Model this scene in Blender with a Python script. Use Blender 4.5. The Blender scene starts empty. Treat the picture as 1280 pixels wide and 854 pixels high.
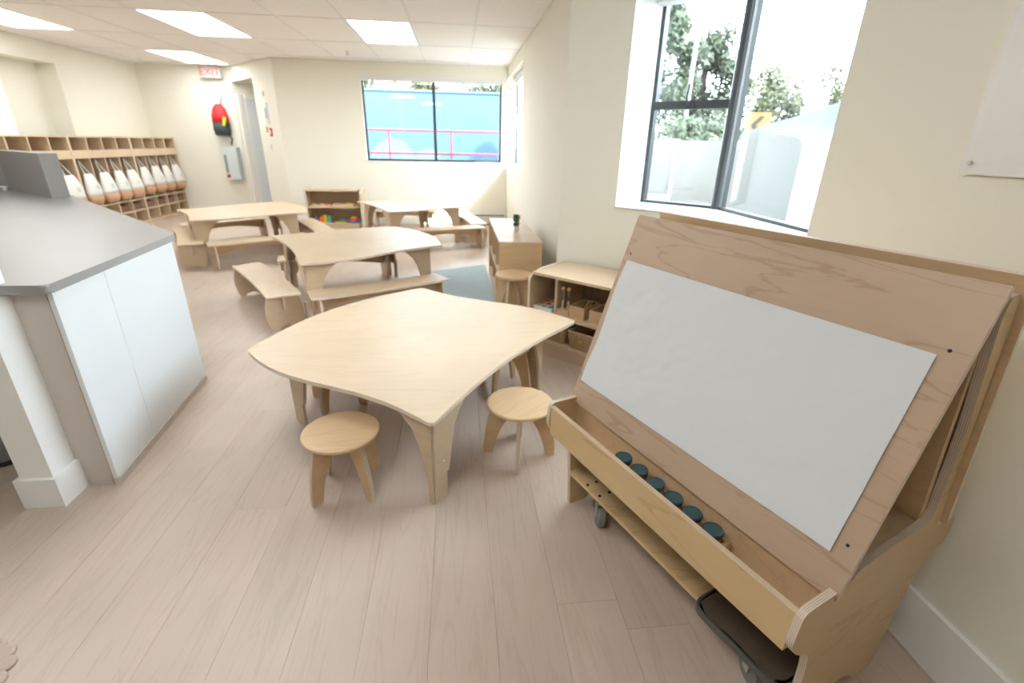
import bpy, bmesh, math, random
from mathutils import Matrix, Vector
random.seed(7)
SC = bpy.context.scene
COL = SC.collection

# ------------------------------------------------------------------ camera
cam_d = bpy.data.cameras.new('camera'); cam = bpy.data.objects.new('camera', cam_d); COL.objects.link(cam)
cam_d.sensor_width = 36.0; cam_d.lens = 16.808; cam_d.clip_start = .05; cam_d.clip_end = 200
cam.matrix_world = Matrix(((0.9940639, 0.021618, -0.1066283, 0), (-0.1067538, 0.3828839, -0.9176075, 0),
                           (0.0209894, 0.9235435, 0.3829189, 1.4), (0, 0, 0, 1)))
cam_d.dof.use_dof = True; cam_d.dof.focus_distance = 1.25; cam_d.dof.aperture_fstop = 2.8
SC.camera = cam
# ------------------------------------------------------------------ sky, sun, exposure
w = bpy.data.worlds.new('sky'); SC.world = w; w.use_nodes = True
nt = w.node_tree; nt.nodes.clear()
wo = nt.nodes.new('ShaderNodeOutputWorld'); bg = nt.nodes.new('ShaderNodeBackground'); sky = nt.nodes.new('ShaderNodeTexSky')
mixw = nt.nodes.new('ShaderNodeMixRGB'); mixw.inputs[0].default_value = .72; mixw.inputs[2].default_value = (.93, .98, 1.0, 1)
hs = nt.nodes.new('ShaderNodeHueSaturation'); hs.inputs['Value'].default_value = .22; hs.inputs['Saturation'].default_value = .8
sky.sky_type = 'NISHITA'; sky.sun_disc = False; sky.sun_elevation = math.radians(41); sky.sun_rotation = math.radians(130)
nt.links.new(sky.outputs[0], hs.inputs['Color']); nt.links.new(hs.outputs[0], mixw.inputs[1])
nt.links.new(mixw.outputs[0], bg.inputs[0]); bg.inputs[1].default_value = 8.0
nt.links.new(bg.outputs[0], wo.inputs[0])
sun_d = bpy.data.lights.new('sun', 'SUN'); sun = bpy.data.objects.new('sun', sun_d); COL.objects.link(sun)
sun_d.energy = 10.0; sun_d.angle = math.radians(1.2); sun_d.color = (1, .96, .9)
sun.rotation_euler = Vector((-1.15, 1.0, -1.25)).to_track_quat('-Z', 'Y').to_euler()
PANEL = 5.6
SC.view_settings.view_transform = 'Standard'; SC.view_settings.look = 'None'; SC.view_settings.gamma = 1
SC.view_settings.use_curve_mapping = False
SC.view_settings.exposure = 1.0

# ------------------------------------------------------------------ materials
def mat(name, c, r=.5, metal=0, emit=None, es=1, bump=0, bscale=60, var=0, coat=0, vscale=3, spec=.5, bdist=.004):
    m = bpy.data.materials.new(name); m.use_nodes = True; n = m.node_tree; b = n.nodes['Principled BSDF']
    b.inputs['Base Color'].default_value = (*c, 1); b.inputs['Roughness'].default_value = r; b.inputs['Metallic'].default_value = metal
    b.inputs['Coat Weight'].default_value = coat; b.inputs['Specular IOR Level'].default_value = spec
    if emit: b.inputs['Emission Color'].default_value = (*emit, 1); b.inputs['Emission Strength'].default_value = es
    if bump or var:
        tc = n.nodes.new('ShaderNodeTexCoord'); no = n.nodes.new('ShaderNodeTexNoise'); no.inputs['Scale'].default_value = bscale
        n.links.new(tc.outputs['Object'], no.inputs['Vector'])
        if bump:
            bp = n.nodes.new('ShaderNodeBump'); bp.inputs['Strength'].default_value = bump; bp.inputs['Distance'].default_value = bdist
            n.links.new(no.outputs[0], bp.inputs['Height']); n.links.new(bp.outputs[0], b.inputs['Normal'])
        if var:
            n2 = n.nodes.new('ShaderNodeTexNoise'); n2.inputs['Scale'].default_value = vscale; n.links.new(tc.outputs['Object'], n2.inputs['Vector'])
            mx = n.nodes.new('ShaderNodeMixRGB'); mx.inputs[1].default_value = (*c, 1); mx.inputs[2].default_value = (*[v * (1 - var) for v in c], 1)
            n.links.new(n2.outputs[0], mx.inputs[0]); n.links.new(mx.outputs[0], b.inputs['Base Color'])
    return m

def wood(name, c1, c2, r=.42, gx=1.2, gy=14, coat=0.1, swirl=.5, rnd=0, line=.42, lo=.72):
    """grain runs along the object's own X axis"""
    m = bpy.data.materials.new(name); m.use_nodes = True; n = m.node_tree; b = n.nodes['Principled BSDF']; L = n.links.new
    tc = n.nodes.new('ShaderNodeTexCoord'); mp = n.nodes.new('ShaderNodeMapping'); mp.inputs['Scale'].default_value = (gx, gy, gy)
    src = tc.outputs['Object']
    if rnd:
        oi = n.nodes.new('ShaderNodeObjectInfo'); ml = n.nodes.new('ShaderNodeMath'); ml.operation = 'MULTIPLY'; ml.inputs[1].default_value = 37
        L(oi.outputs['Random'], ml.inputs[0]); va = n.nodes.new('ShaderNodeVectorMath'); L(src, va.inputs[0]); L(ml.outputs[0], va.inputs[1]); src = va.outputs[0]
    L(src, mp.inputs['Vector'])
    n1 = n.nodes.new('ShaderNodeTexNoise'); n1.inputs['Scale'].default_value = 1.6; n1.inputs['Detail'].default_value = 5; n1.inputs['Distortion'].default_value = swirl
    L(mp.outputs[0], n1.inputs['Vector'])
    wv = n.nodes.new('ShaderNodeMath'); wv.operation = 'MULTIPLY'; wv.inputs[1].default_value = 26; L(n1.outputs[0], wv.inputs[0])
    sn = n.nodes.new('ShaderNodeMath'); sn.operation = 'SINE'; L(wv.outputs[0], sn.inputs[0])
    pw = n.nodes.new('ShaderNodeMapRange'); pw.inputs['From Min'].default_value = lo; pw.inputs['From Max'].default_value = 1; L(sn.outputs[0], pw.inputs['Value'])
    fine = n.nodes.new('ShaderNodeTexNoise'); fine.inputs['Scale'].default_value = 9; fine.inputs['Detail'].default_value = 3; L(mp.outputs[0], fine.inputs['Vector'])
    big = n.nodes.new('ShaderNodeTexNoise'); big.inputs['Scale'].default_value = 2.2; L(src, big.inputs['Vector'])
    mx1 = n.nodes.new('ShaderNodeMixRGB'); mx1.inputs[1].default_value = (*c1, 1); mx1.inputs[2].default_value = (*c2, 1)
    f1 = n.nodes.new('ShaderNodeMath'); f1.operation = 'MULTIPLY'; f1.inputs[1].default_value = line; L(pw.outputs[0], f1.inputs[0])
    f2 = n.nodes.new('ShaderNodeMath'); f2.operation = 'MULTIPLY_ADD'; f2.inputs[1].default_value = .35; L(fine.outputs[0], f2.inputs[0]); L(f1.outputs[0], f2.inputs[2])
    L(f2.outputs[0], mx1.inputs[0])
    last = mx1.outputs[0]
    mx2 = n.nodes.new('ShaderNodeMixRGB'); mx2.blend_type = 'MULTIPLY'; mx2.inputs[0].default_value = .25
    L(last, mx2.inputs[1]); L(big.outputs[0], mx2.inputs[2]); last = mx2.outputs[0]
    if rnd:
        mr = n.nodes.new('ShaderNodeMapRange'); mr.inputs['To Min'].default_value = 1 - rnd; mr.inputs['To Max'].default_value = 1 + rnd; L(oi.outputs['Random'], mr.inputs['Value'])
        h = n.nodes.new('ShaderNodeHueSaturation'); L(mr.outputs[0], h.inputs['Value']); L(last, h.inputs['Color']); last = h.outputs[0]
    L(last, b.inputs['Base Color']); b.inputs['Roughness'].default_value = r; b.inputs['Coat Weight'].default_value = coat; b.inputs['Coat Roughness'].default_value = .35
    bp = n.nodes.new('ShaderNodeBump'); bp.inputs['Strength'].default_value = .08; bp.inputs['Distance'].default_value = .002
    L(fine.outputs[0], bp.inputs['Height']); L(bp.outputs[0], b.inputs['Normal'])
    return m

def ply(name, pale, dark, pitch=.0042):
    m = bpy.data.materials.new(name); m.use_nodes = True; n = m.node_tree; b = n.nodes['Principled BSDF']; L = n.links.new
    tc = n.nodes.new('ShaderNodeTexCoord'); sp = n.nodes.new('ShaderNodeSeparateXYZ'); L(tc.outputs['Object'], sp.inputs[0])
    a = n.nodes.new('ShaderNodeMath'); a.operation = 'MULTIPLY'; a.inputs[1].default_value = 2 * math.pi / pitch; L(sp.outputs['Z'], a.inputs[0])
    s = n.nodes.new('ShaderNodeMath'); s.operation = 'SINE'; L(a.outputs[0], s.inputs[0])
    no = n.nodes.new('ShaderNodeTexNoise'); no.inputs['Scale'].default_value = 25; L(tc.outputs['Object'], no.inputs['Vector'])
    r = n.nodes.new('ShaderNodeMapRange'); r.inputs['From Min'].default_value = .1; r.inputs['From Max'].default_value = .9; L(s.outputs[0], r.inputs['Value'])
    mu = n.nodes.new('ShaderNodeMath'); mu.operation = 'MULTIPLY'; L(r.outputs[0], mu.inputs[0]); L(no.outputs[0], mu.inputs[1])
    mx = n.nodes.new('ShaderNodeMixRGB'); mx.inputs[1].default_value = (*pale, 1); mx.inputs[2].default_value = (*dark, 1)
    L(mu.outputs[0], mx.inputs[0]); L(mx.outputs[0], b.inputs['Base Color']); b.inputs['Roughness'].default_value = .5
    return m

MAPLE = wood('maple_veneer', (.73, .56, .38), (.665, .48, .305), gx=1.0, gy=9, swirl=.3)
MAPLE2 = wood('maple_warm', (.79, .56, .33), (.68, .45, .24), gx=1.0, gy=9, swirl=.4)
BOARD = wood('maple_board', (.62, .44, .305), (.45, .285, .17), gx=.9, gy=6, swirl=1.2, line=.5, lo=.90)
PANELW = wood('birch_panel', (.76, .54, .29), (.58, .38, .18), gx=.9, gy=4.5, swirl=1.0, line=.6, lo=.92)
PINE = wood('pine_cubby', (.84, .66, .46), (.74, .54, .34), gx=1, gy=10)
BACKP = wood('shelf_back', (.70, .52, .34), (.6, .43, .27), gx=1, gy=8)
BOXW = wood('bamboo_box', (.70, .48, .28), (.60, .38, .2), gx=1, gy=20)
PLYE = ply('plywood_edge', (.72, .60, .48), (.28, .19, .12))
PLYS = ply('plywood_edge_pale', (.80, .68, .55), (.52, .38, .26), .006)
OAK = wood('oak_plank', (.655, .525, .425), (.545, .425, .335), r=.42, gx=.9, gy=11, swirl=.9, rnd=.03, coat=.08)
WALL = mat('cream_paint', (.87, .835, .73), .75, bump=.08, bscale=180)
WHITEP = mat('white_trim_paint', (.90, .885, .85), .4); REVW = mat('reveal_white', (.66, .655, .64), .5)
CEILM = mat('ceiling_tile_white', (.92, .885, .87), .9, bump=.3, bscale=240)
TBAR = mat('ceiling_grid_white', (.80, .78, .76), .5)
COUNT = mat('grey_laminate', (.34, .33, .32), .33, var=.15, vscale=2)
UPST = mat('grey_upstand', (.30, .285, .275), .5)
CWHITE = mat('counter_white', (.80, .825, .835), .45)
CGREY = mat('greige_panel', (.60, .53, .47), .6)
BLACKF = mat('window_frame_bronze', (.045, .05, .055), .35)
PAPER = mat('white_paper', (.71, .72, .725), .8, bump=.35, bscale=7, spec=.25, bdist=.02)
DARK = mat('dark_plastic', (.028, .022, .018), .55); TRAYB = mat('brown_tray_plastic', (.10, .075, .055), .5)
TRAYR = mat('tray_rim_grey', (.10, .095, .085), .45)
LID = mat('teal_lid', (.035, .085, .095), .4)
STEEL = mat('galvanised_steel', (.62, .61, .58), .35, metal=.9)
RUBBER = mat('grey_rubber', (.22, .22, .21), .6)
SCREW = mat('dark_screw', (.02, .02, .022), .4, metal=.5)
LIGHTM = mat('light_diffuser', (1, 1, 1), .5, emit=(.93, .98, 1), es=PANEL)
WICKER = mat('wicker', (.60, .42, .26), .8, bump=1, bscale=90, var=.3, vscale=40)
CANVAS = mat('off_white_canvas', (.80, .78, .73), .9, bump=.2, bscale=120)
TAN = mat('tan_leatherette', (.55, .31, .18), .6)
BROWN = mat('brown_shoe_box', (.22, .12, .08), .7)
LEAF = mat('leaf_green', (.10, .22, .07), .6)
POT = mat('white_pot', (.85, .85, .83), .4)
RED = mat('bag_red', (.75, .03, .035), .6); CHAR = mat('bag_charcoal', (.05, .07, .08), .7); YEL = mat('bag_yellow', (.7, .75, .03), .5)
BOXG = mat('cabinet_grey', (.62, .68, .68), .4); REDP = mat('red_plastic', (.5, .04, .03), .4)
SIGNW = mat('exit_sign_face', (.42, .41, .40), .5, emit=(1, .97, .9), es=.02); SIGNR = mat('exit_letters', (.8, .08, .04), .5, emit=(1, .12, .05), es=.15)
RUG = mat('pale_blue_rug', (.50, .60, .63), .95, bump=.4, bscale=300, var=.15, vscale=6)
HEAT = mat('heater_enamel', (.62, .62, .56), .4)
ASPH = mat('asphalt', (.10, .105, .11), .9, bump=.3, bscale=40, var=.3, vscale=1)
CONC = mat('pale_concrete', (.20, .205, .21), .85, bump=.4, bscale=30, var=.2, vscale=3)
BLUEW = mat('blue_hoarding_paint', (.050, .110, .170), .7, var=.1, vscale=1); BLUEL = mat('pale_blue_paint', (.09, .155, .205), .7)
RAILR = mat('red_rail_paint', (.30, .035, .08), .5)
FOL1 = mat('foliage_green', (.065, .088, .052), .8, var=.4, vscale=2); FOL2 = mat('foliage_yellow', (.07, .08, .03), .8, var=.4, vscale=2)
BARK = mat('bark', (.06, .05, .045), .9)
CARW = mat('car_silver', (.10, .125, .14), .35, coat=.5); CARR = mat('car_red', (.20, .03, .045), .3, coat=.5); GLASSD = mat('car_glass', (.35, .48, .52), .1)
ORANGE = mat('sign_orange', (.3, .12, .03), .6); POLE = mat('pole_grey', (.15, .15, .15), .5)
BOARDW = mat('whiteboard_surface', (.86, .845, .82), .2); BOARDE = mat('whiteboard_edge', (.88, .86, .83), .25)
BEIGE = mat('beige_felt', (.50, .40, .33), .9, bump=.3, bscale=150)
PLAST = mat('white_plastic', (.82, .82, .8), .35)
DOORM = mat('pale_grey_door', (.76, .80, .82), .5)
COLS = [mat('toy_' + n, c, .5) for n, c in [('red', (.75, .06, .04)), ('orange', (.85, .28, .03)), ('yellow', (.85, .62, .06)), ('green', (.10, .42, .12)), ('blue', (.04, .2, .5)), ('teal', (.1, .4, .42)), ('cream', (.8, .62, .42))]]

def glass(name, tint=(1, 1, 1), f=.06):
    m = bpy.data.materials.new(name); m.use_nodes = True; n = m.node_tree; n.nodes.clear(); L = n.links.new
    o = n.nodes.new('ShaderNodeOutputMaterial'); t = n.nodes.new('ShaderNodeBsdfTransparent'); t.inputs[0].default_value = (*tint, 1)
    g = n.nodes.new('ShaderNodeBsdfGlossy'); g.inputs['Roughness'].default_value = .02; x = n.nodes.new('ShaderNodeMixShader'); x.inputs[0].default_value = f
    L(t.outputs[0], x.inputs[1]); L(g.outputs[0], x.inputs[2]); L(x.outputs[0], o.inputs[0]); return m
GLASS = glass('window_glass', (.93, .97, .98), .05); CLEAR = glass('clear_plastic', (.85, .88, .9), .12)

# ------------------------------------------------------------------ builders
WM = {}
def link(o, parent=None, m=None):
    COL.objects.link(o); m = m or Matrix()
    if parent: o.parent = parent; o.matrix_basis = WM[parent.name].inverted() @ m
    else: o.matrix_basis = m
    WM[o.name] = m
    return o
def T(x, y, z=0, rz=0): return Matrix.Translation((x, y, z)) @ Matrix.Rotation(rz, 4, 'Z')
def fr(o, xa, ya):
    xa = Vector(xa).normalized(); za = xa.cross(Vector(ya)).normalized(); ya = za.cross(xa)
    m = Matrix((xa, ya, za)).transposed().to_4x4(); m.translation = Vector(o); return m
def tag(o, label=None, cat=None, group=None, kind=None):
    if label: o['label'] = label
    if cat: o['category'] = cat
    if group: o['group'] = group
    if kind: o['kind'] = kind
    return o
def thing(name, label, cat, m=None, group=None):
    o = bpy.data.objects.new(name, None); o.empty_display_size = .05; link(o, None, m); return tag(o, label, cat, group)
def obj(name, bm, mats, parent=None, m=None, smooth=False, kind=None, **k):
    me = bpy.data.meshes.new(name); bmesh.ops.recalc_face_normals(bm, faces=bm.faces); bm.to_mesh(me); bm.free()
    for x in (mats if isinstance(mats, (list, tuple)) else [mats]): me.materials.append(x)
    if smooth:
        for p in me.polygons: p.use_smooth = True
    o = bpy.data.objects.new(name, me); link(o, parent, m); tag(o, kind=kind, **k); return o
def inst(o, name, parent, m):
    c = o.copy(); c.name = name; c.parent = None; link(c, parent, m)
    if parent is None: c.parent = None
    return c
def children(o): return [c for c in bpy.data.objects if c.parent == o]
def copy_tree(root, m, label=None, group=None):
    r = root.copy(); link(r, None, m)
    if label: r['label'] = label
    if group: r['group'] = group
    for ch in children(root):
        b = ch.matrix_basis.copy(); c = ch.copy(); c.parent = r; COL.objects.link(c); c.matrix_basis = b; WM[c.name] = m @ b
        for g in children(ch):
            b2 = g.matrix_basis.copy(); d = g.copy(); d.parent = c; COL.objects.link(d); d.matrix_basis = b2
    return r
def BM(): return bmesh.new()
def bevel(bm, w, seg=2, ang=.5):
    es = [e for e in bm.edges if len(e.link_faces) == 2 and e.calc_face_angle(0) > ang]
    if es: bmesh.ops.bevel(bm, geom=es, offset=w, segments=seg, profile=.5, affect='EDGES')
    return bm
def box(bm, x0, x1, y0, y1, z0, z1, m=None, mi=0):
    v = [bm.verts.new((x, y, z)) for x in (x0, x1) for y in (y0, y1) for z in (z0, z1)]
    if m: [setattr(q, 'co', m @ q.co) for q in v]
    for f in ((0, 1, 3, 2), (4, 6, 7, 5), (0, 4, 5, 1), (2, 3, 7, 6), (0, 2, 6, 4), (1, 5, 7, 3)):
        bm.faces.new([v[i] for i in f]).material_index = mi
    return bm
def B1(x0, x1, y0, y1, z0, z1, bv=0, seg=2):
    b = box(BM(), x0, x1, y0, y1, z0, z1)
    if bv: bevel(b, bv, seg)
    return b
def prism(poly, t, z0=0, bm=None, bv=0, mi_side=1, seg=2):
    bm = bm or BM(); n = len(poly)
    a = [bm.verts.new((p[0], p[1], z0)) for p in poly]; b = [bm.verts.new((p[0], p[1], z0 + t)) for p in poly]
    bm.faces.new(a[::-1]); bm.faces.new(b)
    for i in range(n):
        f = bm.faces.new((a[i], a[(i + 1) % n], b[(i + 1) % n], b[i])); f.material_index = mi_side
    if bv:
        es = [e for e in bm.edges if any(len(f.verts) == n for f in e.link_faces) and abs(e.verts[0].co.z - e.verts[1].co.z) < 1e-6]
        bmesh.ops.bevel(bm, geom=es, offset=bv, segments=seg, profile=.5, affect='EDGES', material=mi_side)
    return bm
def fillet(poly, r, k=4):
    """round the corners of a polygon; poly: (x, y[, r])"""
    out = []; n = len(poly)
    for i in range(n):
        p = Vector(poly[i][:2]); rr = poly[i][2] if len(poly[i]) > 2 else r
        a = Vector(poly[i - 1][:2]) - p; b = Vector(poly[(i + 1) % n][:2]) - p
        d = min(rr, a.length * .45, b.length * .45)
        if d < 1e-4: out.append((p.x, p.y)); continue
        pa = p + a.normalized() * d; pb = p + b.normalized() * d
        for j in range(k + 1):
            t = j / k; q = (1 - t) ** 2 * pa + 2 * t * (1 - t) * p + t * t * pb; out.append((q.x, q.y))
    return out
def lathe(prof, n=24, bm=None, m=None):
    bm = bm or BM(); rings = []
    for r, z in prof:
        if r < 1e-5: rings.append([bm.verts.new((0, 0, z))])
        else: rings.append([bm.verts.new((r * math.cos(2 * math.pi * i / n), r * math.sin(2 * math.pi * i / n), z)) for i in range(n)])
    for A, B in zip(rings, rings[1:]):
        for i in range(n):
            j = (i + 1) % n
            q = [A[i % len(A)], A[j % len(A)], B[j % len(B)], B[i % len(B)]]
            u = []
            for v in q:
                if v not in u: u.append(v)
            if len(u) > 2: bm.faces.new(u)
    if m:
        for R in rings:
            for v in R: v.co = m @ v.co
    return bm
def tube(pts, r, n=8, bm=None):
    bm = bm or BM(); pts = [Vector(p) for p in pts]; rings = []
    for i, p in enumerate(pts):
        d = (pts[min(i + 1, len(pts) - 1)] - pts[max(i - 1, 0)]).normalized()
        a = d.cross(Vector((0, 0, 1)) if abs(d.z) < .9 else Vector((1, 0, 0))).normalized(); b = d.cross(a)
        rings.append([bm.verts.new(p + r * (math.cos(2 * math.pi * k / n) * a + math.sin(2 * math.pi * k / n) * b)) for k in range(n)])
    for A, B in zip(rings, rings[1:]):
        for k in range(n): bm.faces.new((A[k], A[(k + 1) % n], B[(k + 1) % n], B[k]))
    bm.faces.new(rings[0][::-1]); bm.faces.new(rings[-1]); return bm
def loft(secs, n=16, bm=None):
    """secs: (z, cx, cy, rx, ry, power)"""
    bm = bm or BM(); R = []
    for z, cx, cy, rx, ry, p in secs:
        ring = []
        for i in range(n):
            a = 2 * math.pi * i / n; c, s = math.cos(a), math.sin(a)
            ring.append(bm.verts.new((cx + rx * math.copysign(abs(c) ** (2 / p), c), cy + ry * math.copysign(abs(s) ** (2 / p), s), z)))
        R.append(ring)
    for A, B in zip(R, R[1:]):
        for k in range(n): bm.faces.new((A[k], A[(k + 1) % n], B[(k + 1) % n], B[k]))
    bm.faces.new(R[0][::-1]); bm.faces.new(R[-1]); return bm
def struct(name, bm, mats, parent=None, m=None, **k): return obj(name, bm, mats, parent, m, kind=None if parent else 'structure', **k)
def foot(poly, z0, z1, bm=None): return prism(poly, z1 - z0, z0, bm, mi_side=0)

CZ = 2.57                     # ceiling height
AX, BY, LX, FY, CX = .882, 9.03, -5.65, 10.36, 1.345   # far right wall, back wall, left wall, far wall, near right wall
BC = Vector((1.345, 3.015)); AB = Vector((.753, 3.607)); WL = Vector((1.07, 3.29)); GC = Vector((1.745, 3.18)); GL = Vector((1.353, 3.573))
RY = -3.2                     # rear wall
DE0, DE1, DE2 = Vector((-2.89, 9.03)), Vector((-3.42, 9.60)), Vector((-4.07, 10.36))

# ------------------------------------------------------------------ floor and planks
floor = struct('floor', B1(LX - .4, CX + .5, RY - .2, FY + .8, -.12, -.0085), mat('plank_joint_dark', (.46, .36, .29), .8))
PW, PL = .205, 1.86
pm = B1(0, PL - .0008, 0, PW - .0008, -.0085, 0, .0006, 1)
proto = obj('plank', pm, OAK, floor, T(0, 0, -50)); first = True
rows = int((CX + .1 - LX) / PW) + 1
rest = BM()
for r in range(rows):
    x = LX + (r + 1) * PW; off = random.uniform(0, PL)
    y = RY - .2 - off
    while y < FY + .7:
        m = T(x, y, 0, math.pi / 2)
        if y + PL > .2 and y < 10.3 and x - PW < CX + .1 and not (y > BY and x > -2.6):
            if first: proto.matrix_basis = m; WM[proto.name] = m; first = False
            else: inst(proto, 'plank', floor, m)
        elif y + PL <= .2: box(rest, 0, PL - .0014, 0, PW - .0014, -.0085, 0, m)
        y += PL
obj('plank', rest, OAK, floor, kind='stuff')
# ------------------------------------------------------------------ walls
b = BM(); box(b, AX, AX + .25, 3.74, BY + .25, 0, 1.04); box(b, AX, AX + .25, 3.74, BY + .25, 2.40, CZ); box(b, AX, AX + .25, 3.74, 7.03, 1.04, 2.40)
wall_right_far = struct('wall_right_far', b, WALL)
b = foot([AB, WL, GL, (1.036, 3.89), (AX, 3.76)], 0, CZ); wall_bay = struct('wall_window_bay', b, WALL)
b = BM()
for z0, z1 in ((0, 1.005), (2.40, CZ)): foot([WL, BC, (CX, 1.74), (1.745, 1.74), GC, GL], z0, z1, b)
struct('wall_window_corner', b, WALL)
struct('wall_right', B1(CX, 1.745, RY, 1.74, 0, CZ), WALL)
b = BM()
box(b, DE0.x, -1.537, BY, BY + .25, 0, CZ); box(b, -1.537, .785, BY, BY + .25, 0, 1.075); box(b, -1.537, .785, BY, BY + .25, 2.375, CZ); box(b, .785, AX, BY, BY + .25, 0, CZ)
wall_back = struct('wall_back', b, WALL)
en = Vector((.731, .682))
b = foot([DE0, DE1, DE1 + en * .12, DE0 + en * .12], 0, CZ); foot([DE1, DE2, DE2 + en * .12, DE1 + en * .12], 2.33, CZ, b)
wall_door = struct('wall_doorway', b, WALL)
AD = 1.25; dd = (DE2 - DE1).normalized()
b = foot([DE1 + en * .12, DE1 + en * AD, DE1 + en * AD - dd * .1, DE1 + en * .12 - dd * .1], 0, 2.4)
foot([DE2, DE2 + en * AD, DE2 + en * AD + dd * .1, DE2 + dd * .1], 0, 2.4, b)
foot([DE1 + en * .1, DE2 + en * .1, DE2 + en * (AD + .1), DE1 + en * (AD + .1)], 2.33, 2.4, b)
foot([DE1 + en * AD, DE2 + en * AD, DE2 + en * (AD + .1), DE1 + en * (AD + .1)], 0, 2.4, b)
struct('wall_alcove', b, WALL)
struct('wall_far', B1(LX - .2, DE2.x, FY, FY + .15, 0, CZ), WALL)
b = BM(); box(b, LX - .35, LX, RY, 7.42, 0, CZ); box(b, LX - .35, LX, 8.44, FY + .15, 0, CZ); box(b, LX - .35, LX, 7.42, 8.44, 2.31, CZ); box(b, LX - .35, LX - .27, 7.42, 8.44, 0, 2.31)
struct('wall_left', b, WALL)
struct('wall_rear', B1(LX - .3, CX + .4, RY - .15, RY, 0, CZ), WALL)
# door on the side of the alcove that faces the room
da = fr((*DE2, 0), (*en, 0), (0, 0, 1)); b = BM()
box(b, .055, .12, 0, 2.14, .0, .035, da); box(b, .12, .19, 0, 2.14, 0, .018, da); box(b, 1.03, 1.10, 0, 2.14, .0, .035, da); box(b, .19, 1.03, 2.07, 2.14, .0, .035, da)
door_frame = struct('door_1', bevel(b, .004), WHITEP)
obj('door_leaf', prism([(.19, .005), (1.03, .005), (1.03, 2.07), (.19, 2.07)], .02, .001, mi_side=0), DOORM, door_frame, da)
b = tube([(.93, 1.0, .02), (.93, 1.0, .06), (.83, 1.0, .06)], .01); obj('door_handle', b, STEEL, door_frame, da)
# ceiling with tiles
ceil = struct('ceiling', B1(LX - .3, 1.745, RY - .2, FY + .8, CZ + .02, CZ + .1), TBAR)
GX0, GSX, GY0, GSY = -.46, .69, 6.10, 1.325
LIGHTS = [(-1, 0), (-4, 0), (-7, 0), (-6, 2), (-2, -3), (-5, -3), (-1, -5)]  # last panel is added out of view to brighten the near right wall
tile = B1(0, GSX - .022, 0, GSY - .022, 0, .015, .003, 1); tp = obj('ceiling_tile', tile, CEILM, ceil, T(0, 0, 50)); first = True
grid = BM()
for i in range(-8, 4):
    x = GX0 + i * GSX
    if x > LX: box(grid, x - .011, x + .011, RY, FY, CZ - .001, CZ + .02)
    for j in range(-7, 4):
        y = GY0 + j * GSY
        if i == 0: box(grid, LX, CX, y - .011, y + .011, CZ - .0005, CZ + .02)
        if (i, j) in LIGHTS: continue
        x0, x1, y0, y1 = max(x, LX) + .011, min(x + GSX, 1.7) - .011, max(y, RY) + .011, min(y + GSY, FY + .5) - .011
        if x1 - x0 < .03 or y1 - y0 < .03: continue
        if x1 - x0 > GSX - .03 and y1 - y0 > GSY - .03:
            m = T(x0, y0, CZ + .003)
            if first: tp.matrix_basis = m; WM[tp.name] = m; first = False
            else: inst(tp, 'ceiling_tile', ceil, m)
        else: obj('ceiling_tile', B1(0, x1 - x0, 0, y1 - y0, 0, .015, .003, 1), CEILM, ceil, T(x0, y0, CZ + .003))
obj('ceiling_grid', grid, TBAR, ceil)
LN = {(-1, 0): 'ceiling light panel facing the blue wall window, beside the far right wall', (-4, 0): 'big ceiling light panel between the exit sign and the front of the room',
      (-7, 0): 'ceiling light panel above the grey counter beside the coat cubby wall', (-6, 2): 'narrow looking ceiling light panel just before the exit sign'}
for k, (i, j) in enumerate(LIGHTS):
    x, y = GX0 + i * GSX, GY0 + j * GSY
    lt = thing('ceiling_light', LN.get((i, j), ('flat white ceiling light panel over the stool table', 'flat white ceiling light panel over the near end of the grey counter', 'added ceiling light panel out of view over the camera, brightens the near right wall')[(k - 4) % 3]), 'light', T(x + GSX / 2, y + GSY / 2, CZ), 'flat ceiling light panels')
    b = BM()
    for a in ((.011, GSX - .011, .011, .024), (.011, GSX - .011, GSY - .024, GSY - .011), (.011, .024, .024, GSY - .024), (GSX - .024, GSX - .011, .024, GSY - .024)):
        box(b, x + a[0], x + a[1], y + a[2], y + a[3], CZ - .003, CZ + .018)
    obj('light_frame', b, TBAR, lt); obj('diffuser', B1(x + .024, x + GSX - .024, y + .024, y + GSY - .024, CZ + .004, CZ + .014), LIGHTM, lt)
for k, (x, y, lb) in enumerate([(-1.527, 8.13, 'small sprinkler head on the ceiling in front of the blue wall window'), (-4.884, 9.17, 'small sprinkler head on the ceiling above the coat cubbies')]):
    s = thing('sprinkler_head', lb, 'sprinkler', T(x, y, CZ - .04)); obj('escutcheon', lathe([(0, 0), (.035, 0), (.03, -.008), (0, -.01)], 16), WHITEP, s, T(x, y, CZ - .001))
    obj('sprinkler_body', lathe([(.012, 0), (.012, -.03), (.022, -.036), (.022, -.04), (0, -.042)], 12), STEEL, s, T(x, y, CZ - .01))
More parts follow.
